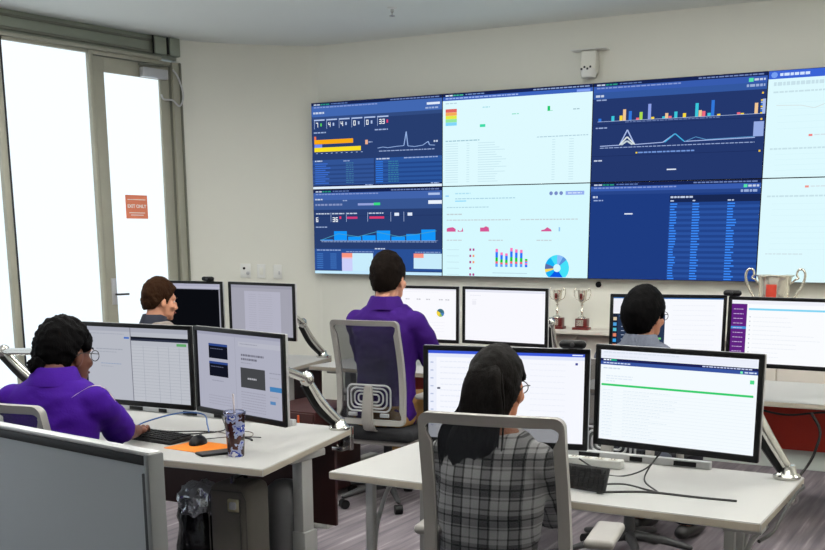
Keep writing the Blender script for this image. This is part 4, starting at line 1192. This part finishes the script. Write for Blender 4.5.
bi = empty('waste_bin', (2.60, -4.02, 0), 0, 'smooth grey rounded bin beside the suitcase under the desk', 'bin')
lathe('bucket', [(0.0, 0.0), (0.07, 0.0), (0.075, 0.01), (0.085, 0.44)], M_suit2, bi, 32)
lathe('domed_lid', [(0.088, 0.44), (0.09, 0.45), (0.088, 0.50), (0.072, 0.545), (0.04, 0.57), (0.0, 0.578)], M_suit2, bi, 32)
bp_ = empty('black_bag', (2.335, -4.25, 0), R(4), 'glossy black bag with a crinkled silver top under the desk', 'bag')
bm = bmesh.new()
add_loft(bm, [(0, 0, 0.0, 0.10, 0.09), (0, 0, 0.03, 0.115, 0.10), (0, 0, 0.20, 0.11, 0.10), (0, 0, 0.38, 0.095, 0.085), (0, 0, 0.47, 0.085, 0.075)])
bmesh.ops.subdivide_edges(bm, edges=bm.edges[:], cuts=2, use_grid_fill=True)
wrinkle(bm, 0.014, 14, 3.1)
for v in bm.verts: v.co.z = max(v.co.z, 0.0)
from_bm('sack', bm, M_bagblk, bp_)
bm = bmesh.new()
add_loft(bm, [(0, 0, 0.455, 0.088, 0.078), (0, 0, 0.48, 0.094, 0.084), (0, 0, 0.53, 0.092, 0.08), (0, 0, 0.565, 0.07, 0.06), (0.01, 0, 0.58, 0.03, 0.03)])
bmesh.ops.subdivide_edges(bm, edges=bm.edges[:], cuts=2, use_grid_fill=True)
wrinkle(bm, 0.016, 22, 9.1)
from_bm('silver_top', bm, M_foil, bp_)

# freestanding partition in the foreground
pa = empty('partition_screen', (3.58, -5.82, 0), math.atan2(0.10, -0.63), 'grey fabric partition panel with a dark gasket and metal edge', 'partition')
PT = 1.10; PL = 1.45
box('panel', (PL / 2, 0, PT / 2), (PL - 0.03, 0.03, PT - 0.05), M_part, pa, bevel=0.002)
box('top_rail', (PL / 2, 0, PT - 0.005), (PL, 0.034, 0.010), M_silver, pa, bevel=0.003)
box('end_post', (0.006, 0, PT / 2), (0.018, 0.044, PT - 0.008), M_postg, pa, bevel=0.004)
box('end_post', (PL - 0.006, 0, PT / 2), (0.018, 0.044, PT - 0.008), M_postg, pa, bevel=0.004)
box('gasket', (0.0205, 0, PT / 2 - 0.02), (0.012, 0.040, PT - 0.06), M_gasket, pa, bevel=0.002)
box('gasket', (PL / 2, 0, PT - 0.021), (PL - 0.04, 0.036, 0.022), M_gasket, pa, bevel=0.002)
for x_ in (0.2, PL - 0.2):
    box('foot', (x_, 0, 0.015), (0.06, 0.40, 0.03), M_leg, pa, bevel=0.006)
# ------------------------------------------------------------------ task chairs
def rrect(w0, w1, z0, z1, r, n=6):
    """rounded trapezoid outline in (x, z): w0 wide at z0, w1 wide at z1"""
    cs = [(w1 / 2 - r, z1 - r, 0), (-w1 / 2 + r, z1 - r, 90), (-w0 / 2 + r, z0 + r, 180), (w0 / 2 - r, z0 + r, 270)]
    pts = []
    for cx_, cz_, a in cs:
        for k in range(n + 1):
            t = R(a + 90 * k / n); pts.append((cx_ + r * math.cos(t), cz_ + r * math.sin(t)))
    return pts

def chair(label, loc, ang, top=1.10, w_top=0.44, w_bot=0.42, seat=0.47, bh=0.56, arm_h=0.18):
    e = empty('task_chair', (loc[0], loc[1], 0), R(ang), label, 'chair', 'mesh-back task chairs')
    z0 = top - bh
    def by(x, z):      # backrest surface: reclined, hollow across, belly at the lumbar
        t = (z - z0) / (top - z0)
        return -0.225 - 0.075 * t * t + 0.022 * math.sin(PI * min(1, t * 1.15)) + 0.30 * x * x - 0.02
    out = rrect(w_bot, w_top, z0, top, 0.028)
    dense = []
    for i in range(len(out)):
        a, b = out[i], out[(i + 1) % len(out)]
        m_ = max(1, int(math.hypot(b[0] - a[0], b[1] - a[1]) / 0.05))
        for k in range(m_): dense.append((a[0] + (b[0] - a[0]) * k / m_, a[1] + (b[1] - a[1]) * k / m_))
    # flat frame: ring of box sections
    bm = bmesh.new(); rings = []
    cx0, cz0 = 0.0, (z0 + top) / 2
    for x, z in dense:
        side = abs(x) > w_bot / 2 - 0.06
        wd = 0.032 if z < top - 0.03 else 0.030
        d = Vector((cx0 - x, 0, cz0 - z))
        # inward direction: horizontal on the sides, vertical on the rails
        if abs(x) > w_bot / 2 - 0.02 and z0 + 0.05 < z < top - 0.05: d = Vector((-math.copysign(1, x), 0, 0))
        elif z > top - 0.02: d = Vector((-x * 0.6, 0, -0.3))
        elif z < z0 + 0.02: d = Vector((-x * 0.6, 0, 0.3))
        d.normalize()
        xi, zi = x + d.x * wd, z + d.z * wd
        th = 0.015
        rings.append([bm.verts.new(v) for v in ((x, by(x, z) - th, z), (x, by(x, z) + th, z), (xi, by(xi, zi) + th * 0.7, zi), (xi, by(xi, zi) - th * 0.7, zi))])
    for i in range(len(rings)):
        a, b = rings[i], rings[(i + 1) % len(rings)]
        for k in range(4): bm.faces.new((a[k], a[(k + 1) % 4], b[(k + 1) % 4], b[k]))
    bmesh.ops.bevel(bm, geom=[ed for ed in bm.edges if ed.calc_face_angle(0) > 0.8], offset=0.004, segments=2, affect='EDGES')
    from_bm('back_frame', bm, M_chair, e)
    bm = bmesh.new(); nx, nz = 14, 18; g_ = []
    for j in range(nz + 1):
        z = z0 + 0.02 + (top - z0 - 0.035) * j / nz
        w = (w_bot + (w_top - w_bot) * j / nz) - 0.03
        g_.append([bm.verts.new((w * (i / nx - 0.5), by(w * (i / nx - 0.5), z) + 0.002, z)) for i in range(nx + 1)])
    for j in range(nz):
        for i in range(nx): bm.faces.new((g_[j][i], g_[j][i + 1], g_[j + 1][i + 1], g_[j + 1][i]))
    from_bm('mesh_back', bm, M_mesh, e)
    # lumbar support: nested loops with two feet
    lm = empty('lumbar_support', (0, 0, 0)); lm.parent = e
    zc = z0 + 0.155
    for k, (w, h) in enumerate(((0.27, 0.15), (0.225, 0.115), (0.18, 0.08), (0.13, 0.045))):
        pts = [(x, by(x, z) - 0.022, z) for x, z in rrect(w, w, zc - h / 2, zc + h / 2, min(0.035, h * 0.4), 5)]
        tube('lumbar_loop', pts, 0.0055, M_silver, lm, seg=8, closed=True)
    for s_ in (-1, 1):
        box('lumbar_grip', (s_ * 0.10, by(0.1, zc - 0.1) - 0.022, zc - 0.095), (0.055, 0.016, 0.022), M_silver, lm, bevel=0.004)
    # upright, seat, arms, base
    bm = bmesh.new()
    secs = [(0.036, seat - 0.03, -0.15), (0.036, seat + 0.0, -0.245), (0.034, z0 + 0.03, by(0, z0) - 0.03), (0.031, z0 + 0.12, by(0, z0 + 0.12) - 0.035), (0.025, z0 + 0.225, by(0, z0 + 0.2) - 0.022)]
    rs = []
    for hw, z, y in secs: rs.append([bm.verts.new(v) for v in ((-hw, y - 0.014, z), (hw, y - 0.014, z), (hw, y + 0.012, z), (-hw, y + 0.012, z))])
    for a, b in zip(rs[:-1], rs[1:]):
        for k in range(4): bm.faces.new((a[k], a[(k + 1) % 4], b[(k + 1) % 4], b[k]))
    bm.faces.new(rs[0][::-1]); bm.faces.new(rs[-1])
    bmesh.ops.bevel(bm, geom=bm.edges[:], offset=0.005, segments=2, affect='EDGES')
    from_bm('upright', bm, M_chair, e)
    box('seat', (0, 0.02, seat - 0.035), (0.49, 0.48, 0.075), M_seat, e, bevel=0.032, seg=4)
    box('seat_pan', (0, 0.02, seat - 0.085), (0.42, 0.40, 0.035), M_chair, e, bevel=0.01)
    for s_ in (-1, 1):
        tube('arm_post', [(s_ * 0.16, 0.0, seat - 0.09), (s_ * 0.24, 0.0, seat - 0.08), (s_ * 0.25, 0.0, seat + 0.02), (s_ * 0.25, 0.0, seat + arm_h - 0.015)], [0.02, 0.02, 0.019, 0.017], M_chair, e, seg=10, sub=5)
        box('arm_pad', (s_ * 0.25, 0.03, seat + arm_h), (0.085, 0.23, 0.03), M_chair, e, bevel=0.014, seg=3)
    tube('gas_lift', [(0, 0.0, seat - 0.1), (0, 0.0, 0.24), (0, 0, 0.09)], [0.026, 0.026, 0.034], M_legd, e, seg=14)
    for k in range(5):
        a = R(90 + 72 * k)
        c_, s_ = math.cos(a), math.sin(a)
        lg = tube('base_leg', [(0.02 * c_, 0.02 * s_, 0.115), (0.16 * c_, 0.16 * s_, 0.105), (0.30 * c_, 0.30 * s_, 0.075)], [0.028, 0.022, 0.015], M_legd, e, seg=10, round_ends=True)
        tube('caster', [(0.30 * c_ + 0.022 * s_, 0.30 * s_ - 0.022 * c_, 0.029), (0.30 * c_ - 0.022 * s_, 0.30 * s_ + 0.022 * c_, 0.029)], 0.028, M_black, lg, seg=14)
    return e

chair('grey mesh-back chair holding the woman in the plaid shirt', (4.02, -4.82), 10, 1.122, 0.39, 0.42, bh=0.64, arm_h=0.262)
chair('grey mesh-back chair holding the tall man in purple', (2.00, -2.17), 6, 1.115, 0.42, 0.43, seat=0.485, bh=0.60)
chair('grey mesh-back chair holding the woman in purple, behind the partition', (2.245, -4.87), 4, 1.03, 0.43, 0.42)
chair('grey mesh-back chair holding the brown-haired man by the glass door', (0.44, -2.53), -20, 1.02)
chair('grey mesh-back chair holding the man in the grey shirt', (3.64, -2.58), -8, 1.02)

# ------------------------------------------------------------------ people
def smooth01(x):
    x = max(0.0, min(1.0, x)); return x * x * (3 - 2 * x)

def interp(t, table):
    for (a, va), (b, vb) in zip(table[:-1], table[1:]):
        if t <= b: return va + (vb - va) * (t - a) / (b - a) if t > a else va
    return table[-1][1]

def ik(sh, wr, l1, l2, pole):
    d = wr - sh; L = d.length
    mx = (l1 + l2) * 0.985
    if L > mx: wr = sh + d * (mx / L); d = wr - sh; L = mx
    a = (l1 * l1 - l2 * l2 + L * L) / (2 * L)
    h = math.sqrt(max(1e-6, l1 * l1 - a * a))
    dn = d.normalized()
    p = (pole - dn * pole.dot(dn)).normalized()
    return sh + dn * a + p * h, wr

def person(label, loc, facing, zs, s, lean, shirt, skin, hairm, hair, wrists, head_yaw=0.0, head_pitch=0.0, head_roll=0.0, wide=1.0, female=False,
           long_sleeve=False, collar=None, trousers=None, glasses=False, seed=0.0, piping=False, hd=(0, 0, 0)):
    e = empty('person', (loc[0], loc[1], 0), R(facing), label, 'person')
    trousers = trousers or M_trous
    def P(x, y, z):
        return Vector((x * s, y * s + lean * max(0, z) / 0.55, zs + z * s))
    shw = (0.155 if female else 0.178) * wide
    hip = (0.18 if female else 0.172) * wide
    T = [(-0.005, hip * 0.90, 0.125), (0.05, hip, 0.135), (0.14, 0.150 * wide, 0.118), (0.25, 0.145 * wide, 0.110), (0.36, 0.158 * wide, 0.116), (0.46, shw * 0.99, 0.112), (0.53, shw * 0.95, 0.098), (0.566, shw * 0.74, 0.084), (0.592, 0.088, 0.070), (0.615, 0.060, 0.060), (0.635, 0.054, 0.056)]
    def torso(bm, grow, zlo=-1, zhi=9):
        secs = []
        for z, a, b in T:
            if zlo <= z <= zhi:
                p = P(0, 0, z); secs.append((p.x, p.y, p.z, (a + grow) * s, (b + grow) * s))
        add_loft(bm, secs)
        for sd in (-1, 1): add_ell(bm, P(sd * shw * 0.93, -0.005, 0.500), ((0.056 + grow) * s, (0.058 + grow) * s, (0.056 + grow) * s))
    arms = []
    for sd, wr in zip((-1, 1), wrists):
        sh = P(sd * shw * 0.97, -0.005, 0.500)
        el, w2 = ik(sh, Vector(wr), 0.285 * s, 0.255 * s, Vector((sd * 0.35, -0.25, -0.9)))
        arms.append((sd, sh, el, w2))
    fz = 0.09
    legs = []
    for sd in (-1, 1):
        hp = P(sd * 0.09, 0.02, 0.075); hp.y = 0.02 * s
        kn = Vector((sd * 0.125 * s, 0.43 * s, zs + 0.065)); an = Vector((sd * 0.13 * s, 0.40 * s, fz))
        legs.append((sd, hp, kn, an))
    # --- body: one continuous skin
    HC = P(0, 0.030, 0.722) + Vector(hd)
    HM = Matrix.Translation(HC) @ Matrix.Rotation(R(head_yaw), 4, 'Z') @ Matrix.Rotation(R(-head_pitch), 4, 'X') @ Matrix.Rotation(R(head_roll), 4, 'Y') @ Matrix.Scale(s, 4)
    h3 = HM.to_3x3()
    rot = Matrix.Rotation(R(head_yaw), 3, 'Z') @ Matrix.Rotation(R(-head_pitch), 3, 'X') @ Matrix.Rotation(R(head_roll), 3, 'Y')
    bm = bmesh.new()
    torso(bm, -0.008)
    def hell(c, r, rr=None):
        add_ell(bm, HM @ Vector(c), [k * s for k in r], rot @ rr if rr else rot)
    jw = 0.92 if female else 1.0
    hell((0, -0.012, 0.025), (0.074, 0.094, 0.093))
    hell((0, 0.030, -0.03), (0.063 * jw, 0.062, 0.078))
    hell((0, 0.040, -0.075), (0.052 * jw, 0.052, 0.040))
    hell((0, 0.074, -0.102), (0.024, 0.022, 0.020))
    hell((0, 0.066, 0.022), (0.056, 0.028, 0.022))
    for sd in (-1, 1):
        hell((sd * 0.040, 0.062, -0.030), (0.024, 0.026, 0.022))
        hell((sd * 0.0745, -0.004, -0.018), (0.009, 0.021, 0.033), Matrix.Rotation(R(-12), 3, 'X') @ Matrix.Rotation(R(sd * 14), 3, 'Z'))
        hell((sd * 0.012, 0.100, -0.042), (0.010, 0.011, 0.009))
    hell((0, 0.098, -0.020), (0.010, 0.016, 0.028), Matrix.Rotation(R(18), 3, 'X'))
    hell((0, 0.108, -0.036), (0.012, 0.014, 0.012))
    hell((0, 0.088, -0.068), (0.024, 0.012, 0.013))
    nr = 0.048 if female else 0.056
    add_tube(bm, smooth_path([P(0, -0.012, 0.545), P(0, -0.006, 0.61), HM @ Vector((0, -0.018, -0.055)), HM @ Vector((0, -0.012, 0.0))], 4), nr * s, 18, round_ends=False)
    hands = []
    for sd, sh, el, wr in arms:
        add_tube(bm, [sh, sh.lerp(el, 0.5), el], [0.046 * s, 0.045 * s, 0.038 * s], 14, round_ends=True)
        add_tube(bm, [el, el.lerp(wr, 0.35), wr], [0.038 * s, 0.040 * s, 0.026 * s], 14, round_ends=True)
        f = (wr - el); f.z *= 0.25; f.normalize()
        r_ = f.cross(Vector((0, 0, 1))).normalized(); u = r_.cross(f).normalized()
        mtx = Matrix((r_, f, u)).transposed()
        add_ell(bm, wr + f * 0.05 * s - u * 0.002, (0.040 * s, 0.052 * s, 0.0165 * s), mtx)
        hands.append((sd, wr, f, r_, u))
    for sd, hp, kn, an in legs:
        add_tube(bm, [hp, hp.lerp(kn, 0.5), kn], [0.074 * s, 0.068 * s, 0.052 * s], 14, round_ends=True)
        add_tube(bm, [kn, kn.lerp(an, 0.35), an], [0.050 * s, 0.050 * s, 0.034 * s], 14, round_ends=True)
        add_tube(bm, [an + Vector((0, -0.03, -0.03)), an + Vector((0, 0.10, -0.045)), an + Vector((0, 0.165, -0.052))], [0.032, 0.032, 0.026], 12, round_ends=True)
    bm = remesh(bm, 0.0075, 5)
    for sd, wr, f, r_, u in hands:
        for k, (ln, off) in enumerate(((0.072, -0.030), (0.080, -0.010), (0.075, 0.010), (0.060, 0.029))):
            o_ = off * sd * -1 * -1
            b0 = wr + (f * 0.080 + r_ * off * 1.0) * s
            q1 = b0 + (f * ln * 0.42 + u * 0.006) * s; q2 = q1 + (f * ln * 0.32 - u * 0.008) * s; q3 = q2 + (f * ln * 0.22 - u * 0.010) * s
            add_tube(bm, smooth_path([b0, q1, q2, q3], 3), [0.0092 * s, 0.0070 * s], 8, round_ends=True)
        tb_ = wr + (f * 0.028 - r_ * sd * 0.030) * s
        add_tube(bm, smooth_path([tb_, tb_ + (f * 0.030 - r_ * sd * 0.022 - u * 0.002) * s, tb_ + (f * 0.062 - r_ * sd * 0.026 - u * 0.008) * s], 3), [0.0115 * s, 0.0080 * s], 8, round_ends=True)
    from_bm('body', bm, skin, e, sharp=80)
    # --- clothes
    bm = bmesh.new()
    torso(bm, 0.010, -1, 0.60)
    for sd, sh, el, wr in arms:
        if long_sleeve:
            add_tube(bm, [sh, sh.lerp(el, 0.5), el], [0.060 * s, 0.058 * s, 0.051 * s], 16, round_ends=True)
            add_tube(bm, [el, el.lerp(wr, 0.5), wr.lerp(el, 0.06)], [0.051 * s, 0.047 * s, 0.037 * s], 16)
        else:
            add_tube(bm, [sh, sh.lerp(el, 0.5), sh.lerp(el, 0.92)], [0.062 * s, 0.064 * s, 0.066 * s], 16)
    bm = remesh(bm, 0.010, 4)
    wrinkle(bm, 0.0075, 7.0, seed, 1.6)
    so = from_bm('shirt', bm, shirt, e, sharp=80)
    so.data.transform(Matrix())
    tr_ = bmesh.new()
    ps_ = P(0, 0, 0.03)
    add_loft(tr_, [(0, 0.0, zs + z * s, (a + 0.006) * s, (b + 0.006) * s) for z, a, b in ((-0.012, hip * 0.95, 0.13), (0.04, hip, 0.138), (0.10, hip * 0.95, 0.132))])
    for sd, hp, kn, an in legs:
        add_tube(tr_, [hp, hp.lerp(kn, 0.5), kn], [0.086 * s, 0.080 * s, 0.066 * s], 16, round_ends=True)
        add_tube(tr_, [kn, kn.lerp(an, 0.4), an], [0.064 * s, 0.062 * s, 0.056 * s], 16)
    tr_ = remesh(tr_, 0.012, 4)
    wrinkle(tr_, 0.006, 8.0, seed + 4, 1.0)
    for v in tr_.verts: v.co.z = max(v.co.z, 0.03)
    from_bm('trousers', tr_, trousers, e, sharp=80)
    for sd, hp, kn, an in legs:
        b_ = bmesh.new()
        add_tube(b_, [Vector((an.x, an.y - 0.055, 0.052)), Vector((an.x, an.y + 0.02, 0.055)), Vector((an.x, an.y + 0.11, 0.045)), Vector((an.x, an.y + 0.19, 0.036))], [0.042, 0.05, 0.048, 0.036], 14, flat=0.86, round_ends=True)
        for v in b_.verts: v.co.z = max(v.co.z, 0.004)
        from_bm('shoe', b_, M_shoe, e)
    # collar band
    if collar:
        bm = bmesh.new(); n_ = 32; rg = []
        for k in range(n_):
            t = 2 * PI * k / n_
            c_, s_ = math.cos(t), math.sin(t)
            drop = -0.020 * max(0, s_)           # opens and dips towards the throat
            ring = []
            for a, b, z in ((0.108, 0.092, 0.572), (0.076, 0.074, 0.634), (0.070, 0.068, 0.636), (0.070, 0.068, 0.59)):
                p = P(a * c_, b * s_ - 0.008, z + drop); ring.append(bm.verts.new(p))
            rg.append(ring)
        for k in range(n_):
            a, b = rg[k], rg[(k + 1) % n_]
            for j in range(4): bm.faces.new((a[j], a[(j + 1) % 4], b[(j + 1) % 4], b[j]))
        from_bm('collar', bm, collar, e, sharp=50)
    # shoulder piping
    if piping:
        dgm = bmesh.new(); dgm.from_mesh(so.data); tree = BVHTree.FromBMesh(dgm)
        bm = bmesh.new(); rows = []
        for k in range(13):
            t = k / 12
            a = P(shw * (0.62 + 0.56 * t), -0.105 + 0.10 * t + 0.02 * math.sin(PI * t), 0.60)
            b = P(shw * (0.74 + 0.56 * t), -0.105 + 0.085 * t + 0.03 * math.sin(PI * t) + 0.034, 0.60)
            row = []
            for q in (a, b):
                hit = tree.ray_cast(q + Vector((0.03, -0.03, 0.2)), Vector((-0.1, 0.1, -1)).normalized())
                row.append(hit[0] + hit[1] * 0.0025 if hit[0] and abs(hit[0].z - q.z) < 0.16 * s else None)
            if None not in row: rows.append([bm.verts.new(q) for q in row])
        for a, b in zip(rows[:-1], rows[1:]): bm.faces.new((a[0], a[1], b[1], b[0]))
        bmesh.ops.solidify(bm, geom=bm.faces[:], thickness=0.002)
        from_bm('shoulder_piping', bm, M_stripe, e); dgm.free()
    # --- face details
    for sd in (-1, 1):
        b_ = bmesh.new(); add_ell(b_, (0, 0, 0), (0.0115, 0.0115, 0.0115), u=16, v=10)
        bmesh.ops.transform(b_, matrix=HM @ Matrix.Translation((sd * 0.031, 0.071, 0.002)), verts=b_.verts)
        ey = from_bm('eye', b_, M_eye, e)
        b_ = bmesh.new(); add_ell(b_, (0, 0, 0), (0.0055, 0.003, 0.0055), u=12, v=8)
        bmesh.ops.transform(b_, matrix=HM @ Matrix.Translation((sd * 0.031, 0.081, 0.002)), verts=b_.verts)
        from_bm('iris', b_, M_iris, ey)
        b_ = bmesh.new()
        add_tube(b_, [HM @ Vector(q) for q in ((sd * 0.013, 0.097, 0.021), (sd * 0.030, 0.096, 0.027), (sd * 0.050, 0.083, 0.021))], [0.0035 * s, 0.0045 * s, 0.002 * s], 8, flat=0.6)
        from_bm('eyebrow', b_, hairm, e)
    b_ = bmesh.new()
    add_tube(b_, [HM @ Vector(q) for q in ((-0.023, 0.091, -0.068), (-0.01, 0.1005, -0.066), (0.01, 0.1005, -0.066), (0.023, 0.091, -0.068))], [0.003 * s, 0.0062 * s, 0.0062 * s, 0.003 * s], 8, flat=1.0)
    from_bm('lips', b_, M_lip if skin is not M_skinD else mat('lips_dark', (96, 50, 44), 0.5), e)
    # --- hair
    HT = {'short': dict(side=0.006, top=0.018, zm=[(0, 0.066), (38, 0.062), (60, 0.020), (78, -0.022), (90, 0.006), (108, -0.028), (130, -0.066), (180, -0.080)], tex=0.005),
          'crop': dict(side=0.008, top=0.022, zm=[(0, 0.060), (38, 0.056), (60, 0.016), (78, -0.030), (90, 0.004), (108, -0.030), (130, -0.070), (180, -0.084)], tex=0.005),
          'full': dict(side=0.016, top=0.022, zm=[(0, 0.060), (38, 0.052), (60, 0.016), (78, -0.024), (92, 0.006), (108, -0.030), (130, -0.085), (180, -0.100)], tex=0.003),
          'curly': dict(side=0.019, top=0.020, zm=[(0, 0.055), (38, 0.048), (60, 0.010), (76, 0.0), (92, 0.030), (106, 0.0), (130, -0.070), (180, -0.085)], tex=0.007),
          'long': dict(side=0.006, top=0.010, zm=[(0, 0.066), (38, 0.056), (60, 0.020), (78, 0.012), (92, 0.034), (108, -0.01), (130, -0.090), (180, -0.105)], tex=0.004)}[hair]
    bm = bmesh.new()
    bmesh.ops.create_uvsphere(bm, u_segments=96, v_segments=60, radius=1.0)
    c0 = Vector((0, -0.016, 0.006)); rad = Vector((0.079, 0.100, 0.117))
    for v in bm.verts:
        d = v.co.normalized()
        p = c0 + Vector((d.x * rad.x, d.y * rad.y, d.z * rad.z))
        phi = math.degrees(math.atan2(abs(p.x), p.y))
        zm = interp(phi, HT['zm'])
        mk = smooth01((p.z - zm) / 0.022 + 0.35 + 0.25 * mnoise.noise(p * 60))
        th = HT['side'] + (HT['top'] - HT['side']) * max(0, d.z)
        if hair in ('full', 'long') and d.y < 0: th += 0.012 * (-d.y) * max(0, 1 - abs(d.z))
        tx = HT['tex'] * mnoise.fractal(p * (34 if hair != 'curly' else 55) + Vector((seed, 0, 0)), 0.8, 2.0, 3)
        if hair in ('short', 'crop') and d.y > 0.55 and d.z > 0.25: th += 0.010 * smooth01((d.y - 0.55) / 0.3)
        out = (th + tx) * mk - 0.035 * (1 - mk)
        nn = Vector((d.x / rad.x, d.y / rad.y, d.z / rad.z)).normalized()
        v.co = HM @ (p + nn * out)
    ho = from_bm('hair', bm, hairm, e, sharp=85)
    if hair == 'curly':
        b_ = bmesh.new(); bmesh.ops.create_uvsphere(b_, u_segments=40, v_segments=24, radius=1.0)
        for v in b_.verts:
            d = v.co.normalized(); q = Vector((d.x * 0.034, d.y * 0.032, d.z * 0.034))
            v.co = HM @ (Vector((-0.005, -0.128, -0.050)) + q * (1 + 0.25 * mnoise.fractal(q * 60, 0.8, 2.0, 3)))
        from_bm('hair_bun', b_, hairm, ho)
        b_ = bmesh.new()
        pts = [HM @ (Vector((-0.005, -0.108, -0.046)) + Vector((0.024 * math.cos(t), 0.006 * math.sin(t), 0.030 * math.sin(t)))) for t in [2 * PI * k / 20 for k in range(20)]]
        add_tube(b_, pts, 0.005, 8, closed=True); from_bm('hair_tie', b_, mat('hair_tie_tan', (120, 84, 60), 0.8), ho)
    if hair == 'long':
        b_ = bmesh.new(); rr = random.Random(5)
        for k in range(26):
            t = rr.uniform(-1, 1); dep = rr.uniform(0, 1)
            x0 = 0.046 * t; x1 = 0.062 * t - 0.030 + rr.uniform(-0.012, 0.012)
            L = rr.uniform(0.30, 0.40) - 0.06 * abs(t)
            pts = [Vector((x0 * 0.5, -0.060 - 0.012 * dep, 0.095 - 0.02 * abs(t))), Vector((x0 * 0.85, -0.104 - 0.010 * dep, 0.050)), Vector((x0 * 1.1, -0.120 - 0.010 * dep, -0.01)), Vector((x0 * 1.25, -0.118 - 0.014 * dep, -0.08)), Vector((x1, -0.112 - 0.02 * dep, -0.18)), Vector((x1 * 0.9, -0.108 - 0.015 * dep, 0.04 - L))]
            add_tube(b_, smooth_path([HM @ q for q in pts], 5), [0.008 * s, 0.014 * s, 0.017 * s, 0.016 * s, 0.005 * s], 10, round_ends=True)
        b_ = remesh(b_, 0.006, 2); wrinkle(b_, 0.004, 40, 2.0, 0.25)
        from_bm('long_tresses', b_, hairm, ho, sharp=85)
        b_ = bmesh.new()
        for k in range(60):
            t = rr.choice((-1, -1, 1)) * rr.uniform(0.75, 1.12); x0 = 0.050 * t
            x1 = 0.076 * t - 0.032 + rr.uniform(-0.015, 0.015); L = rr.uniform(0.22, 0.40)
            pts = [Vector((x0 * 0.6, -0.075, 0.085)), Vector((x0 * 1.05, -0.115, 0.02)), Vector((x0 * 1.28, -0.122, -0.06)), Vector((x1 * 1.1, -0.118, -0.15)), Vector((x1 + rr.uniform(-0.02, 0.02), -0.112, 0.05 - L))]
            add_tube(b_, smooth_path([HM @ q for q in pts], 5), [0.004 * s, 0.005 * s, 0.004 * s, 0.003 * s, 0.001 * s], 6)
        from_bm('loose_strands', b_, hairm, ho)['kind'] = 'stuff'
    if glasses:
        g = empty('eyeglasses', (0, 0, 0)); g.parent = e
        for sd in (-1, 1):
            pts = [HM @ Vector((sd * 0.033 + 0.024 * math.cos(t), 0.108 - 0.10 * (0.024 * math.cos(t) * sd) , -0.002 + 0.020 * math.sin(t))) for t in [2 * PI * k / 24 for k in range(24)]]
            tube('lens_rim', pts, 0.0016, M_legd, g, seg=6, closed=True)
            tube('temple', [HM @ Vector(q) for q in ((sd * 0.057, 0.104, 0.006), (sd * 0.076, 0.07, 0.006), (sd * 0.084, 0.0, 0.006), (sd * 0.082, -0.02, -0.006))], 0.0017, M_legd, g, seg=6, sub=4)
        tube('bridge', [HM @ Vector(q) for q in ((-0.009, 0.110, 0.002), (0, 0.114, 0.005), (0.009, 0.110, 0.002))], 0.0016, M_legd, g, seg=6, sub=4)
    return e

person('woman with long black hair and a black and white plaid shirt, seated', (3.94, -4.86), 8, 0.455, 0.95, 0.055, M_plaid, M_skinM, M_hairLong, 'long', [(-0.14, 0.46, 0.765), (0.05, 0.46, 0.765)],
       head_yaw=-6, head_pitch=6, female=True, long_sleeve=True, glasses=True, seed=1.0, wide=1.0)
person('tall dark-haired man in a purple polo shirt, seated with his back turned', (2.005, -2.20), 4, 0.505, 1.15, 0.02, M_purple2, M_skinL, M_hairDb, 'short', [(-0.18, 0.50, 0.785), (0.20, 0.48, 0.785)],
       head_yaw=-2, head_pitch=2, collar=M_purple2, trousers=M_khaki, seed=2.0, wide=0.96)
person('woman with short curly black hair, glasses and a purple polo shirt', (2.19, -4.92), 18, 0.470, 1.0, 0.13, M_purple, M_skinD, M_hairB, 'curly', [(-0.18, 0.60, 0.775), (0.07, 0.62, 0.775)],
       head_yaw=-20, head_pitch=8, female=False, collar=M_purple, glasses=True, seed=3.0, wide=0.99, piping=True, hd=(0.0, 0.025, -0.05))
person('brown-haired man in a grey jacket over a navy collar, seated in profile', (0.46, -2.50), -18, 0.462, 1.0, 0.05, M_jacket, M_skinL, M_hairBr, 'crop', [(-0.15, 0.52, 0.765), (0.18, 0.52, 0.765)],
       head_yaw=-10, head_pitch=10, collar=M_navy, long_sleeve=True, seed=5.0)
person('black-haired man with glasses in a blue-grey shirt, seated', (3.635, -2.53), -6, 0.462, 1.02, 0.03, M_greyshirt, M_skinO, M_hairB, 'full', [(-0.16, 0.56, 0.765), (0.18, 0.56, 0.765)],
       head_yaw=-12, head_pitch=4, collar=M_greyshirt, glasses=True, long_sleeve=True, seed=6.0)
